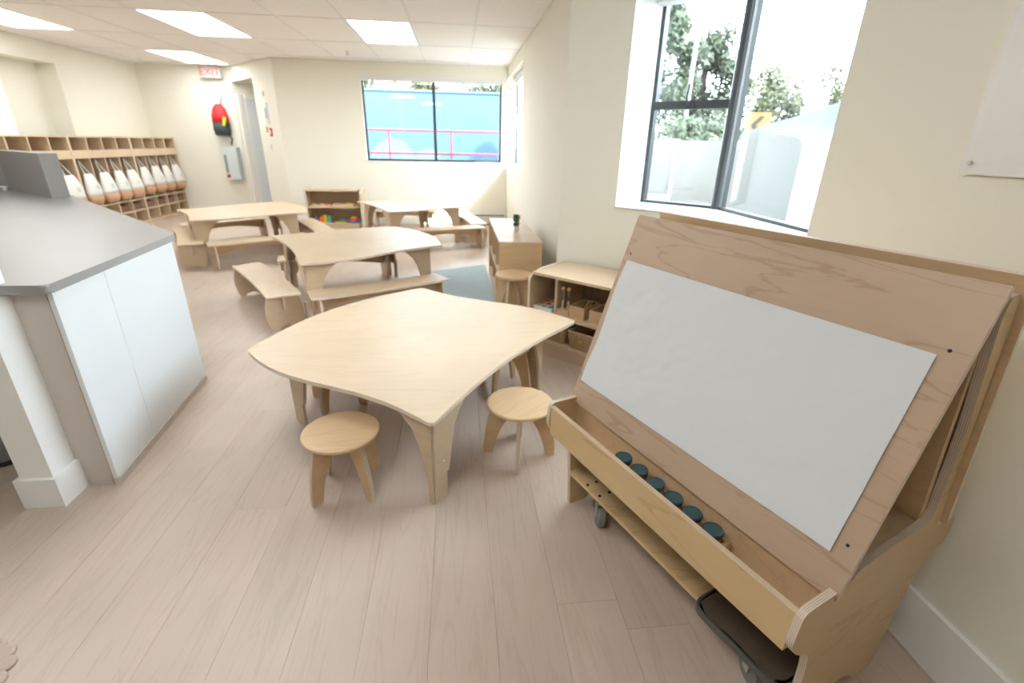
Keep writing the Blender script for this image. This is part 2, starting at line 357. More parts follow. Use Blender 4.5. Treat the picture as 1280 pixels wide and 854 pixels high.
# baseboards
BBH = .187
struct('baseboard_right', bevel(B1(CX - .016, CX, RY, 3.0, 0, BBH), .004), WHITEP)
def bb(name, p, q, h=.13):
    p, q = Vector(p), Vector(q); L = (q - p).length; a = math.atan2(q.y - p.y, q.x - p.x)
    return struct(name, B1(0, L, 0, .014, 0, h, .003, 1), WHITEP, None, T(p.x, p.y, 0, a))
bb('baseboard_window', (BC.x, BC.y), (AB.x, AB.y)); bb('baseboard_right_far', (AX, 3.8), (AX, BY))
struct('baseboard_back', B1(DE0.x, AX, BY - .014, BY, 0, .13, .003, 1), WHITEP)
struct('baseboard_far', B1(LX, DE2.x, FY - .014, FY, 0, .13, .003, 1), WHITEP)
struct('baseboard_left', B1(LX, LX + .014, RY, FY, 0, .13, .003, 1), WHITEP)
a = math.atan2(DE1.y - DE0.y, DE1.x - DE0.x); struct('baseboard_doorway', B1(0, (DE1 - DE0).length, 0, .014, 0, .13, .003, 1), WHITEP, None, T(DE0.x, DE0.y, 0, a))
# ------------------------------------------------------------------ windows
def frame_rect(b, m, x0, x1, y0, y1, wd, d0, d1):
    box(b, x0, x0 + wd, y0, y1, d0, d1, m); box(b, x1 - wd, x1, y0, y1, d0, d1, m); box(b, x0 + wd, x1 - wd, y0, y0 + wd, d0, d1, m); box(b, x0 + wd, x1 - wd, y1 - wd, y1, d0, d1, m)
# window 1: back wall, looks at the blue wall
m1 = fr((-1.537, BY + .10, 1.075), (1, 0, 0), (0, 0, 1)); W1, H1 = 2.322, 1.30
b = BM(); frame_rect(b, m1, .0, W1, 0, H1, .03, -.04, .0); win1 = struct('window_1', b, BLACKF)
b = BM(); box(b, 1.15, 1.20, .03, H1 - .03, -.03, .01, m1); obj('mullion', b, BLACKF, win1)
for x0, x1 in ((.03, 1.15), (1.20, W1 - .03)):
    b = BM(); box(b, x0, x1, .03, H1 - .03, -.022, -.018, m1); obj('pane', b, GLASS, win1)
b = BM(); box(b, 0, W1, -.03, 0, -.0, .11, m1); obj('window_sill', b, WHITEP, win1)
b = BM(); box(b, .0, W1, H1 - .07, H1, .03, .08, m1); obj('blind_roll', bevel(b, .01), PLAST, win1)
# window 2: far right wall
m2 = fr((AX + .16, BY, 1.04), (0, -1, 0), (0, 0, 1)); W2, H2 = 2.0, 1.36
b = BM(); frame_rect(b, m2, .0, W2, 0, H2, .04, -.02, .02); win2 = struct('window_2', b, BLACKF)
for x0, x1 in ((.04, W2 - .04),):
    b = BM(); box(b, x0, x1, .04, H2 - .04, -.002, .002, m2); obj('pane', b, GLASS, win2)
obj('blind_roll', bevel(B1(AX + .07, AX + .13, BY - W2 + .02, BY - .02, 2.28, 2.38), .012), PLAST, win2)
# window 3: wraps the corner of the bay
SZ, HZ = 1.005, 2.40
db = (GC - GL).normalized(); LB = (GC - GL).length
mb = fr((*GL, 0), (*db, 0), (0, 0, 1)); b = BM()
frame_rect(b, mb, 0, LB, SZ, HZ, .03, -.05, .01); box(b, .03, LB - .03, 1.635, 1.685, -.04, .012, mb); 
mc = fr((*GC, 0), (0, -1, 0), (0, 0, 1)); LC = GC.y - 1.74
frame_rect(b, mc, .0, LC, SZ, HZ, .03, -.05, .01); win3 = struct('window_3', b, BLACKF)
b = lathe([(.035, SZ), (.035, HZ)], 12, None, T(GC.x - .005, GC.y - .005)); obj('corner_mullion', b, BLACKF, win3)
for z0, z1 in ((SZ + .03, 1.635), (1.685, HZ - .03)):
    b = BM(); box(b, .03, LB - .03, z0, z1, -.022, -.018, mb); obj('pane', b, GLASS, win3)
b = BM(); box(b, .03, LC - .03, SZ + .03, HZ - .03, -.022, -.018, mc); obj('pane', b, GLASS, win3)
b = BM(); box(b, .22, .30, 1.645, 1.665, .012, .03, mb); tube([mb @ Vector((.26, 1.655, .03)), mb @ Vector((.26, 1.70, .045)), mb @ Vector((.265, 1.78, .04))], .007, 8, b); obj('latch', b, BLACKF, win3)
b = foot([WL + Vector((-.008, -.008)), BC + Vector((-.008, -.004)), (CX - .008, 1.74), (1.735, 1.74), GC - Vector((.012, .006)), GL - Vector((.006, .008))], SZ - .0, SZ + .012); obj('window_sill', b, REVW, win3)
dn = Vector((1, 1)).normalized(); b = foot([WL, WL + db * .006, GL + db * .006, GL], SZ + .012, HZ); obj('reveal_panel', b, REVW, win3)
b = BM(); box(b, .01, LB - .03, 2.235, 2.335, .02, .12, mb); obj('blind_roll', bevel(b, .02, 3), PLAST, win3)
b = BM(); box(b, .06, LC, 2.235, 2.335, .02, .12, mc); obj('blind_roll', bevel(b, .02, 3), PLAST, win3)
# unseen block added outside to keep direct sun off the corner window
b = BM(); box(b, 1.76, 5.5, -8, .45, 0, 6.3); struct('sun_blocker', b, WHITEP)

# ------------------------------------------------------------------ the painting easel (own frame: s along it, u into the corner, z up)
EA = math.radians(-22.137); EE = Vector((math.sin(EA), math.cos(EA), 0)); EU = Vector((math.cos(EA), -math.sin(EA), 0)); EC = .315; ES = .985
def ept(s, u, z): return EE * (EC + s) + EU * u + Vector((0, 0, z))
def emat(s, u=0, z=0): return fr(ept(s, u, z), EU, (0, 0, 1))      # local x = u, y = z, thickness towards the viewer's side (-s)
def ebox(bm, s0, s1, u0, u1, z0, z1): return box(bm, u0, u1, z0, z1, 0, s1 - s0, emat(s1))
easel = thing('painting_easel', 'large wooden rolling easel with a slanted paper-covered board and paint trough', 'easel', Matrix.Translation(ept(ES / 2, 1.2, 0)))
prof = [(1.0, 0, .005), (1.085, 0, .01), (1.13, .045, .03), (1.20, .075, .05), (1.27, .045, .03), (1.315, 0, .01), (1.41, 0, .01), (1.425, .16, .05), (1.437, .31, .05), (1.46, .37, .05), (1.545, .412, .03), (1.56, .43, .02), (1.56, .49, .02), (1.44, .51, .01),
        (1.305, 1.150, .01), (1.262, 1.150, .01), (1.252, 1.11, .005), (1.338, .826, .05), (1.374, .575, .02), (1.358, .556, .012), (1.065, .548, .02), (1.022, .515, .005), (.875, .515, .025), (.868, .42, .03), (.90, .375, .04), (.945, .352, .03), (.965, .33, .03), (.98, .27, .02)]
pp = fillet(prof, .01)
for s in (.018, ES):
    obj('side_panel', prism(pp, .018, bv=.0015), [PANELW, PLYE], easel, emat(s))
# slanted front board: local x along the easel, y up the slope
fx = -EE; bu = (EU * .235 + Vector((0, 0, .67))).normalized(); BL = .722
mfb = fr(ept(ES + .012, .998, .490), fx, bu)
fb = obj('front_board', prism(fillet([(0, 0), (ES + .016, 0), (ES + .016, BL), (0, BL)], .004), .015, -.0, bv=.0015), [BOARD, PLYS], easel, mfb)
for s, v in ((.033, .578), (.025, .125), (.968, .585), (.962, .131)):
    obj('screw', lathe([(0, .0006), (.0026, .0006), (.0038, 0), (0, -.001)], 12), SCREW, fb, mfb @ Matrix.Translation((ES + .012 - s, v, .0155)))
# paper: gently cockled sheet
from mathutils import noise as mn
pb = BM(); NX, NY = 120, 64; x0, x1, y0, y1 = ES + .012 - .972, ES + .012 - .047, .088, .560
vs = [[None] * (NY + 1) for _ in range(NX + 1)]
for i in range(NX + 1):
    for j in range(NY + 1):
        u, v = i / NX, j / NY
        e_ = .0035 * math.sin(9 * v + 1.2) * (1 - u) ** 6
        z = .0196 + .0014 * math.sin(7 * u + 5 * v) * math.sin(6 * v + 2 * u + 1) + .0009 * math.sin(19 * u - 7 * v) * math.sin(13 * v + 3)
        z += .0025 * (abs(mn.noise(Vector((u * 7, v * 4, 3)))) - .15) + .0010 * abs(mn.noise(Vector((u * 19, v * 10, 8))))
        vs[i][j] = pb.verts.new((x0 + (x1 - x0) * u - e_, y0 + (y1 - y0) * v + .004 * u, z))
for i in range(NX):
    for j in range(NY): pb.faces.new((vs[i][j], vs[i + 1][j], vs[i + 1][j + 1], vs[i][j + 1]))
obj('paper_sheet', pb, PAPER, easel, mfb, smooth=True)
# back board leans the other way
bb_u = (EU * -.135 + Vector((0, 0, .68))).normalized()
obj('back_board', prism(fillet([(0, 0), (ES + .014, 0), (ES + .014, .672), (0, .672)], .004), .015, bv=.0015), [MAPLE2, PLYS], easel, fr(ept(ES, 1.452, .528), fx, bb_u))
# trough: front, back, bottom
obj('trough_front', prism([(0, .385), (ES - .036, .385), (ES - .036, .503), (0, .503)], .017, bv=.0015), [PANELW, MAPLE], easel, fr(ept(ES - .018, .892, 0), fx, (0, 0, 1)))
obj('trough_back', bevel(ebox(BM(), .018, ES - .018, .998, 1.010, .395, .485), .001), MAPLE2, easel)
obj('trough_bottom', ebox(BM(), .018, ES - .018, .892, .998, .385, .396), MAPLE2, easel)
# inner shelf under the front board and inner back
obj('inner_shelf', ebox(BM(), .018, ES - .018, 1.03, 1.36, .535, .548), MAPLE, easel)
obj('inner_back', prism([(1.352, .5485), (1.378, .5485), (1.262, 1.12), (1.250, 1.12)], ES - .036, mi_side=0), MAPLE2, easel, emat(ES - .018))
obj('bottom_shelf', bevel(ebox(BM(), .018, ES - .018, .985, 1.36, .158, .174), .0015), PANELW, easel)
obj('rear_rail', ebox(BM(), .018, ES - .018, 1.405, 1.42, .22, .50), MAPLE2, easel)
for s, u in ((.862, .998), (.862, 1.04), (.79, 1.0), (.79, 1.046)):
    obj('bolt', lathe([(0, .004), (.004, .004), (.0065, 0), (0, 0)], 12), SCREW, easel, Matrix.Translation(ept(s, u, .174)))
def caster(s, u):
    R0 = Matrix.Translation(ept(s, u, 0)) @ Matrix.Rotation(EA - 1.25, 4, 'Z') @ Matrix.Scale(1.18, 4)
    w_ = lathe([(0, -.011), (.012, -.012), (.034, -.012), (.038, -.009), (.038, .009), (.034, .012), (.012, .012), (0, .011)], 28)
    cw = obj('caster', w_, RUBBER, easel, R0 @ Matrix.Translation((0, 0, .039)) @ Matrix.Rotation(math.pi / 2, 4, 'X'), smooth=False)
    b = BM()
    for sy in (-1, 1): box(b, -.011, .011, sy * .015 - .0015, sy * .015 + .0015, .034, .095)
    box(b, -.016, .016, -.0165, .0165, .094, .098); box(b, -.028, .028, -.028, .028, .1275, .1325)
    lathe([(.013, .098), (.013, .1275)], 12, b); obj('caster_fork', bevel(b, .001, 1), STEEL, cw, R0)
    b = BM(); box(b, .02, .06, -.012, .012, .082, .086); box(b, .012, .022, -.013, .013, .05, .098); box(b, .03, .036, -.020, .020, .05, .074); obj('brake_lever', bevel(b, .001, 1), STEEL, cw, R0 @ Matrix.Rotation(math.pi, 4, 'Z'))
for s, u in ((.815, 1.035), (.14, 1.045), (.815, 1.30), (.14, 1.30)): caster(s, u)
# brown plastic tray lying on the bottom shelf
ty = thing('boot_tray', 'dark brown plastic tray with a grey rim on the low shelf of the easel', 'tray', Matrix.Translation(ept(.15, 1.1, .188)))
tm = emat(.305)
tp_ = fillet([(.955, 0), (1.32, 0), (1.32, .283), (.955, .283)], .045, 6)
tmm = fr(ept(.305, 0, .1755), EU, -EE)
def ringprism(outer, inner, t, z0):
    bm = BM(); n = len(outer); A = [[bm.verts.new((*p, z)) for p in poly] for poly, z in ((outer, z0), (outer, z0 + t), (inner, z0 + t), (inner, z0))]
    for k in range(4):
        P, Q = A[k], A[(k + 1) % 4]
        for i in range(n): bm.faces.new((P[i], P[(i + 1) % n], Q[(i + 1) % n], Q[i]))
    return bm
def inset(poly, d):
    cx = sum(p[0] for p in poly) / len(poly); cy = sum(p[1] for p in poly) / len(poly)
    hx = max(abs(p[0] - cx) for p in poly); hy = max(abs(p[1] - cy) for p in poly)
    return [(cx + (p[0] - cx) * (hx - d) / hx, cy + (p[1] - cy) * (hy - d) / hy) for p in poly]
obj('tray_floor', prism(inset(tp_, .006), .004, mi_side=0), TRAYB, ty, tmm)
obj('tray_rim', bevel(ringprism(tp_, inset(tp_, .012), .020, .0), .003), TRAYR, ty, tmm)
# jar holder with six lidded paint jars
jh = thing('jar_rack', 'slim wooden rack holding the paint jars inside the easel trough', 'rack', Matrix.Translation(ept(.45, .938, .396)))
JS = [.632, .560, .489, .418, .349, .280]
b = BM(); box(b, .246, .668, .900, .978, .3965, .4085, Matrix(((EE.x, EU.x, 0, EC * EE.x), (EE.y, EU.y, 0, EC * EE.y), (0, 0, 1, 0), (0, 0, 0, 1))))
obj('rack_base', bevel(b, .002), BOXW, jh)
b = BM(); MJ = Matrix(((EE.x, EU.x, 0, EC * EE.x), (EE.y, EU.y, 0, EC * EE.y), (0, 0, 1, 0), (0, 0, 0, 1)))
for u0, u1 in ((.900, .911), (.968, .979)): box(b, .246, .668, u0, u1, .433, .442, MJ)
for s0 in (.246, .657): box(b, s0, s0 + .011, .911, .968, .433, .442, MJ); 
for s0 in (.246, .657):
    for u0 in (.900, .967): box(b, s0, s0 + .011, u0, u0 + .012, .4085, .433, MJ)
obj('rack_rail', b, BOXW, jh)
JN = ['at the end by the round stool', 'second from the stool end', 'third from the stool end', 'third from the brown tray end', 'second from the brown tray end', 'at the end above the brown tray']
for k, s in enumerate(JS):
    J = Matrix.Translation(ept(s, .940, .4085)); j = thing('paint_jar', 'teal lidded paint jar in the easel trough, ' + JN[k], 'jar', J, 'paint jars in the easel trough')
    obj('jar_body', lathe([(0, .0), (.022, .0), (.024, .003), (.024, .048), (.021, .053), (0, .053)], 24), COLS[(1, 0, 2, 1, 6, 0)[k]], j, J, smooth=True)
    obj('lid', lathe([(.0, .0535), (.0265, .0535), (.0275, .056), (.0275, .067), (.0255, .0695), (.022, .069), (.0215, .0680), (0, .0680)], 32), LID, j, J)

# ------------------------------------------------------------------ tables
def edge_dev(kind, t):
    if kind == 'S': return .018 * math.sin(math.pi * t) + .031 * math.sin(2 * math.pi * t)
    if kind == 'C': return -.046 * math.sin(math.pi * t)
    return .11 * math.sin(math.pi * t)
def table(label, Q, kinds, H, legf, mats=(MAPLE, PLYS), leg_label=None):
    Q = [Vector(q) for q in Q]; c = sum(Q, Vector((0, 0))) / 4
    root = thing('activity_table', label, 'table', T(c.x, c.y), 'low wooden activity tables')
    out = []
    for i in range(4):
        p, q = Q[i] - c, Q[(i + 1) % 4] - c; d = q - p; L = d.length; n_ = Vector((d.y, -d.x)) / L
        if n_.dot((p + q) / 2) < 0: n_ = -n_
        for k in range(14):
            t = k / 14; v = p + d * t + n_ * edge_dev(kinds[i], t) * L
            out.append((v.x, v.y, .03 if k == 0 else .002))
    obj('tabletop', prism(fillet(out, .002, 3), .019, bv=.005, seg=3), mats, root, T(c.x, c.y, H - .019, 0))
    h = H - .0195
    for i in range(4):
        P = c + (Q[i] - c) * legf[i]
        for sgn, nb in ((0, Q[(i + 1) % 4]), (1, Q[i - 1])):
            d = (nb - Q[i]).normalized()
            s_ = h / .42; z1 = .125 * s_
            wide = H > .5
            if wide: poly = [(0, z1), (.095, z1), (.10, z1 + .03), (.105, .22 * s_), (.13, .29 * s_), (.175, .35 * s_), (.235, .395 * s_), (.30, h), (0, h)]
            elif sgn == 0: poly = [(0, z1), (.088, z1), (.098, z1 + .05), (.112, .24 * s_), (.135, .33 * s_), (.17, .385 * s_), (.215, h), (0, h)]
            else: poly = [(0, z1), (.03, z1), (.045, .20 * s_), (.065, .27 * s_), (.10, .345 * s_), (.15, .39 * s_), (.20, h), (0, h)]
            m = fr((P.x, P.y, 0), (d.x, d.y, 0), (0, 0, 1))
            lg = obj('leg', prism(fillet(poly, .006, 2), .018, -.009, bv=.0012), [MAPLE, PLYE], root, m)
            ex = [(.0, 0, .006), (.075, 0, .006), (.075, z1 + .04), (.0, z1 + .04)] if sgn == 0 else [(.0, 0, .004), (.028, 0, .004), (.028, z1 + .04), (.0, z1 + .04)]
            if wide: ex = [(.012, 0, .006), (.082, 0, .006), (.082, z1 + .04), (.012, z1 + .04)]
            obj('leg_extension', prism(fillet(ex, 0, 2), .016, (-.026 if sgn else .0095) if wide else -.0082, bv=.001), [MAPLE, PLYE], lg, m)
            if sgn == 0 or wide:
                for zz, mm in ((.0092, Matrix()), (-.0092, Matrix.Rotation(math.pi, 4, 'X'))):
                    obj('bolt', lathe([(0, .004), (.005, .003), (.007, 0), (0, 0)], 12), STEEL, lg, m @ Matrix.Translation((.05, z1 + .065, zz)) @ mm)
    return root
table('low maple table with one pointed corner towards the easel, round stools around it', [(-1.053, 2.291), (-.113, 1.540), (.688, 2.626), (-.271, 3.368)], 'SCSX', .43, (.80, .925, .76, .82))
G = 'CSXS'
table('maple table beyond the stool table, a low bench along its near side', [(-1.83, 4.93), (-1.21, 3.73), (-.15, 4.45), (-.70, 5.50)], G, .52, (.85, .93, .85, .85))
table('maple table in front of the coat cubbies with benches on all its sides', [(-3.62, 6.78), (-3.02, 5.86), (-1.96, 6.61), (-2.65, 7.77)], G, .52, (.85, .93, .85, .85))
table('maple table under the blue wall window with white light on its top', [(-1.56, 7.90), (-.93, 6.72), (.14, 7.33), (-.52, 8.40)], G, .52, (.85, .93, .85, .85))

# ------------------------------------------------------------------ benches (own frame: x along, length 1.2)
def make_bench():
    r = thing('bench', 'x', 'bench', Matrix())
    n = 12; top = [(-.6, -.125, .012)] + [(-.6 + 1.2 * k / n, -.125 - .022 * math.sin(math.pi * k / n), .001) for k in range(1, n)] + [(.6, -.125, .012), (.57, .125, .012)]
    top += [(.57 - 1.14 * k / n, .125 - .02 * math.sin(math.pi * k / n), .001) for k in range(1, n)] + [(-.57, .125, .012)]
    obj('seat', prism(fillet(top, .01, 3), .018, bv=.004, seg=2), [MAPLE, PLYS], r, T(0, 0, .272))
    end = [(-.112, .272)]
    for k in range(1, 8): t = k / 8; end.append((-.112 - .028 * math.sin(math.pi * t), .272 * (1 - t)))
    end += [(-.108, 0), (-.06, 0), (-.045, .022), (0, .036), (.045, .022), (.06, 0), (.108, 0)]
    for k in range(1, 8): t = k / 8; end.append((.108 + .004 * t + .028 * math.sin(math.pi * t), .272 * t))
    end.append((.112, .272))
    for x in (-.53, .53):
        obj('leg', prism(fillet(end, .003, 2), .018, -.009, bv=.0012), [MAPLE, PLYS], r, fr((x, 0, 0), (0, 1, 0), (0, 0, 1)))
    ap = [(-.565, .272), (-.565, .165, .01), (-.515, .165, .0)] + [(-.515 + 1.03 * k / 10, .15 + .055 * math.sin(math.pi * k / 10)) for k in range(11)] + [(.515, .165), (.565, .165, .01), (.565, .272)]
    obj('apron', prism(fillet(ap, .002, 2), .016, -.008, bv=.001), [MAPLE2, PLYE], r, fr((0, 0, 0), (1, 0, 0), (0, 0, 1)))
    return r
bench0 = make_bench(); used = False
def bench(p, q, label):
    """p, q: mid points of the two short ends"""
    global used
    p, q = Vector(p), Vector(q); c = (p + q) / 2; L = (q - p).length
    m = T(c.x, c.y, 0, math.atan2(q.y - p.y, q.x - p.x)) @ Matrix.Diagonal((L / 1.2, 1, 1, 1))
    if not used: bench0.matrix_basis = m; bench0['label'] = label; bench0['group'] = 'low wooden benches'; WM[bench0.name] = m; used = True; return bench0
    return copy_tree(bench0, m, label)
bench((-1.33, 3.665), (-2.02, 4.735), 'low maple bench standing alone on open floor beside the counter end')
bench((-1.165, 3.672), (-.14, 4.225), 'low maple bench directly behind the stool table, facing the second table')
bench((-1.81, 4.93), (-.76, 5.36), 'low maple bench mostly hidden behind the second table, one end showing')
bench((-2.81, 5.68), (-1.87, 6.35), 'low maple bench in front of the cubby-side table, arched apron showing')
bench((-2.965, 5.67), (-3.60, 6.83), 'low maple bench partly behind the grey counter corner')
bench((-1.71, 6.505), (-2.31, 7.64), 'low maple bench between the cubby-side table and the toy shelf')
bench((-3.75, 7.02), (-2.90, 7.78), 'low maple bench behind the cubby-side table, seen under its top')
bench((-.72, 6.66), (.363, 7.02), 'low maple bench in front of the table under the blue wall window')
bench((.31, 7.20), (.05, 8.45), 'low maple bench at the wall heater end of the window table')
bench((-1.46, 8.72), (-.36, 8.66), 'low maple bench against the back wall behind the window table')

# ------------------------------------------------------------------ stools
def make_stool():
    r = thing('stool', 'x', 'stool', Matrix())
    obj('seat', lathe([(0, .269), (.150, .269), (.156, .273), (.157, .278), (.155, .284), (.148, .287), (0, .287)], 48), [MAPLE2], r)
    for k in range(4):
        a = math.radians(90 * k + 45)
        poly = [(.012, .269), (.012, .225, .03), (.05, .205, .03), (.085, .15, .06), (.115, .07, .05), (.128, 0, .005), (.172, 0, .006), (.172, .05, .05), (.160, .15, .06), (.135, .269)]
        l_ = obj('leg', prism(fillet(poly, .006, 3), .018, -.009, bv=.0015), [MAPLE2, PLYE], r, fr((0, 0, .001), (math.cos(a), math.sin(a), 0), (0, 0, 1)))
        b = B1(.130, .168, -.008, .008, 0, .002); obj('foot_pad', b, PLAST, l_, T(0, 0, 0, a))
    return r
stool0 = make_stool(); st_used = False
def stool(x, y, rz, label, sc=(1, 1, 1)):
    global st_used
    m = T(x, y, 0, rz) @ Matrix.Diagonal((*sc, 1))
    if not st_used: stool0.matrix_basis = m; stool0['label'] = label; stool0['group'] = 'round wooden stools'; WM[stool0.name] = m; st_used = True; return
    copy_tree(stool0, m, label)
stool(-.503, 1.755, .05, 'round maple stool alone in front of the stool table, warm brown seat')
stool(.270, 1.935, .62, 'round maple stool with a pale seat beside the easel trough')
stool(-.70, 2.52, .45, 'round stool under the stool table on the counter side, only legs showing')
stool(.26, 2.62, .3, 'round stool under the stool table on the low shelf side')
stool(.452, 3.84, .3, 'tall round maple stool in front of the tall bookcase end', (1, 1, 1.42))

# ------------------------------------------------------------------ low art shelf under the bay window
d1 = Vector((.7071, -.7071)); d2 = Vector((.7071, .7071)); S0 = Vector((.460, 3.200)); SL, SD, SH = .93, .46, .59
sm = Matrix(((d1.x, d2.x, 0, S0.x), (d1.y, d2.y, 0, S0.y), (0, 0, 1, 0), (0, 0, 0, 1)))
SL = .86
art = thing('art_shelf', 'low open wooden shelf with art supplies between the easel and the bay wall', 'shelf', sm)
side = fillet([(0, 0), (SD, 0), (SD, SH + .004, .01), (.13, SH + .004, .12), (0, SH - .035, .03)], .004, 5)
for x in (.018, SL): obj('side_panel', prism(side, .018, bv=.0015), [MAPLE, PLYS], art, sm @ fr((x, 0, 0), (0, 1, 0), (0, 0, 1)) @ Matrix.Translation((0, 0, -.0)))
def sb(name, x0, x1, y0, y1, z0, z1, mt=MAPLE, par=None, bv=.0015, m=None):
    b = B1(x0, x1, y0, y1, z0, z1)
    if bv: bevel(b, bv)
    return obj(name, b, mt, par or art, m or sm)
sb('top_board', .036, SL, .022, SD, SH - .02, SH - .002); sb('shelf_board', .036, SL, .01, SD - .01, .30, .32); sb('bottom_board', .036, SL, .01, SD - .01, .085, .103)
sb('plinth', .036, SL, .02, .036, .0, .085); sb('back_panel', .036, SL, SD - .012, SD - .002, .05, SH - .02, BACKP, bv=0); sb('divider', .205, .221, .06, SD - .012, .32, SH - .02)
def s_at(x, y, z): return sm @ Matrix.Translation((x, y, z))
Z1 = .3203
p = thing('paint_palette', 'white paint palette tray with coloured paint discs on the art shelf', 'palette', s_at(.118, .12, Z1))
obj('tray', B1(-.078, .082, -.08, .10, 0, .025, .008), PLAST, p, s_at(.118, .12, Z1))
for k, (x, y, c) in enumerate([(-.05, -.05, 1), (.0, -.05, 3), (.055, -.05, 4), (-.05, .0, 1), (.0, .0, 0), (.055, .0, 3), (-.05, .06, 0), (.0, .06, 2), (.055, .06, 4)]):
    obj('paint_disc', lathe([(0, .003), (.019, .003), (.02, 0), (0, 0)], 16), COLS[c], p, s_at(.118 + x, .12 + y, Z1 + .0255))
t = thing('test_tube_stand', 'small wooden stand with clear tubes on the art shelf', 'stand', s_at(.268, .09, Z1))
obj('stand_block', B1(-.035, .055, -.035, .035, 0, .035, .003), BOXW, t, s_at(.268, .09, Z1))
for x in (-.012, .032):
    obj('tube', lathe([(.013, .02), (.014, .17), (.012, .175), (0, .175)], 14), CLEAR, t, s_at(.268 + x, .09, Z1)); obj('stopper', lathe([(0, .17), (.014, .17), (.014, .185), (0, .187)], 14), BOXW, t, s_at(.268 + x, .09, Z1))
    obj('tube_filling', lathe([(.010, .0352), (.010, .09), (0, .09)], 12), COLS[6], t, s_at(.268 + x, .09, Z1))
for k, (x, y) in enumerate([(.315, .28), (.36, .285), (.405, .29)]):
    q = thing('clear_tube', 'clear plastic tube on the art shelf, ' + ('just behind the wooden stand', 'in the middle of three', 'behind the brush box')[k], 'tube', s_at(x, y, Z1), 'clear tubes behind the stand')
    obj('tube_body', lathe([(0, 0), (.018, 0), (.019, .18), (0, .18)], 16), CLEAR, q, s_at(x, y, Z1)); obj('cap', lathe([(0, .18), (.02, .18), (.02, .2), (0, .2)], 16), PLAST, q, s_at(x, y, Z1))
def woodbox(x, y, lab, tools):
    m = s_at(x, y, Z1); r = thing('wooden_box', lab, 'box', m); w_, d_, h_ = .115, .20, .085
    b = BM(); box(b, 0, w_, 0, .008, 0, h_); box(b, 0, w_, d_ - .008, d_, 0, h_); box(b, 0, .008, .008, d_ - .008, 0, h_); box(b, w_ - .008, w_, .008, d_ - .008, 0, h_); box(b, .008, w_ - .008, .008, d_ - .008, 0, .006)
    obj('box_body', b, BOXW, r, m)
    for k, (c, bx) in enumerate(tools):
        mm = m @ Matrix.Translation((bx, .10, .03)) @ Matrix.Rotation(random.uniform(-.15, .15), 4, 'Y') @ Matrix.Rotation(-1.05 + random.uniform(-.1, .1), 4, 'X')
        o = thing('paintbrush', f'{("orange", "dark green", "grey", "black", "black tipped")[c]} handled brush in the box {"beside the tubes" if x < .5 else "by the easel edge"}, ' + ('first', 'second', 'third', 'fourth')[k] + ' along', 'brush', mm, 'brushes in the wooden boxes')
        mt = [COLS[1], COLS[3], STEEL, DARK, DARK][c]
        obj('handle', lathe([(0, -.03), (.006, -.028), (.006, .06), (.008, .09), (0, .1)], 10), mt if c < 4 else BOXW, o, mm)
        if c == 4: obj('bristles', lathe([(.008, .06), (.016, .08), (.014, .115), (0, .12)], 12), DARK, o, mm)
woodbox(.338, .045, 'bamboo box of coloured brushes beside the clear tubes on the art shelf', [(1, .022), (0, .045), (2, .066), (3, .09)])
woodbox(.49, .045, 'bamboo box with a black tipped brush beside the slanted easel board', [(4, .05), (4, .08)])
def basket(x, y, lab, w_=.23, d_=.27, h_=.125, tagged=True):
    m = s_at(x, y, .1033); r = thing('wicker_basket', lab, 'basket', m); b = BM()
    o1 = fillet([(.015, .015), (w_ - .015, .015), (w_ - .015, d_ - .015), (.015, d_ - .015)], .02, 4); o2 = fillet([(0, 0), (w_, 0), (w_, d_), (0, d_)], .025, 4)
    i1 = inset(o1, .008); i2 = inset(o2, .008); n_ = len(o1)
    R = [[b.verts.new((*p_, z)) for p_ in P] for P, z in ((o1, 0), (o2, h_), (i2, h_), (i1, .006))]
    for A, B_ in zip(R, R[1:]):
        for i in range(n_): b.faces.new((A[i], A[(i + 1) % n_], B_[(i + 1) % n_], B_[i]))
    b.faces.new(R[0][::-1]); b.faces.new(R[3]); obj('basket_body', b, WICKER, r, m)
    b = BM(); cx, cy = w_ / 2, d_ / 2
    for i in range(n_):
        t_ = .0; 
    for k in range(9):
        t_ = k / 8; x_ = .03 + (w_ - .06) * t_; tube([(x_, .006, .01), (.02 + (w_ - .04) * t_, -.003, h_ - .01)], .003, 5, b)
    for k in range(11):
        t_ = k / 10; y_ = .03 + (d_ - .06) * t_; tube([(w_ - .006, y_, .01), (w_ + .003, .02 + (d_ - .04) * t_, h_ - .01)], .003, 5, b); tube([(.006, y_, .01), (-.003, .02 + (d_ - .04) * t_, h_ - .01)], .003, 5, b)
    obj('wicker_stake', b, WICKER, r, m, kind='stuff')
    rim = [(*p_, h_) for p_ in o2] + [(*o2[0], h_)]; obj('rim', tube(rim, .007, 6), WICKER, r, m)
    if tagged: obj('basket_tag', B1(.095, .12, -.010, -.006, .065, .078), COLS[2], r, m)
    return r
basket(.345, .03, 'wicker basket with a yellow tag and rolled paper on the lowest art shelf')
basket(.085, .05, 'wicker basket mostly hidden behind the stool table corner', tagged=False)
m = s_at(.55, .08, .20) @ Matrix.Rotation(-.15, 4, 'X'); pr = obj('paper_roll', bevel(lathe([(.0, 0), (.018, 0), (.018, .2), (0, .2)], 16), .001, 1), PAPER, None, m @ Matrix.Rotation(-math.pi / 2, 4, 'X')); tag(pr, 'white rolled paper sticking out of the yellow tagged basket', 'paper')

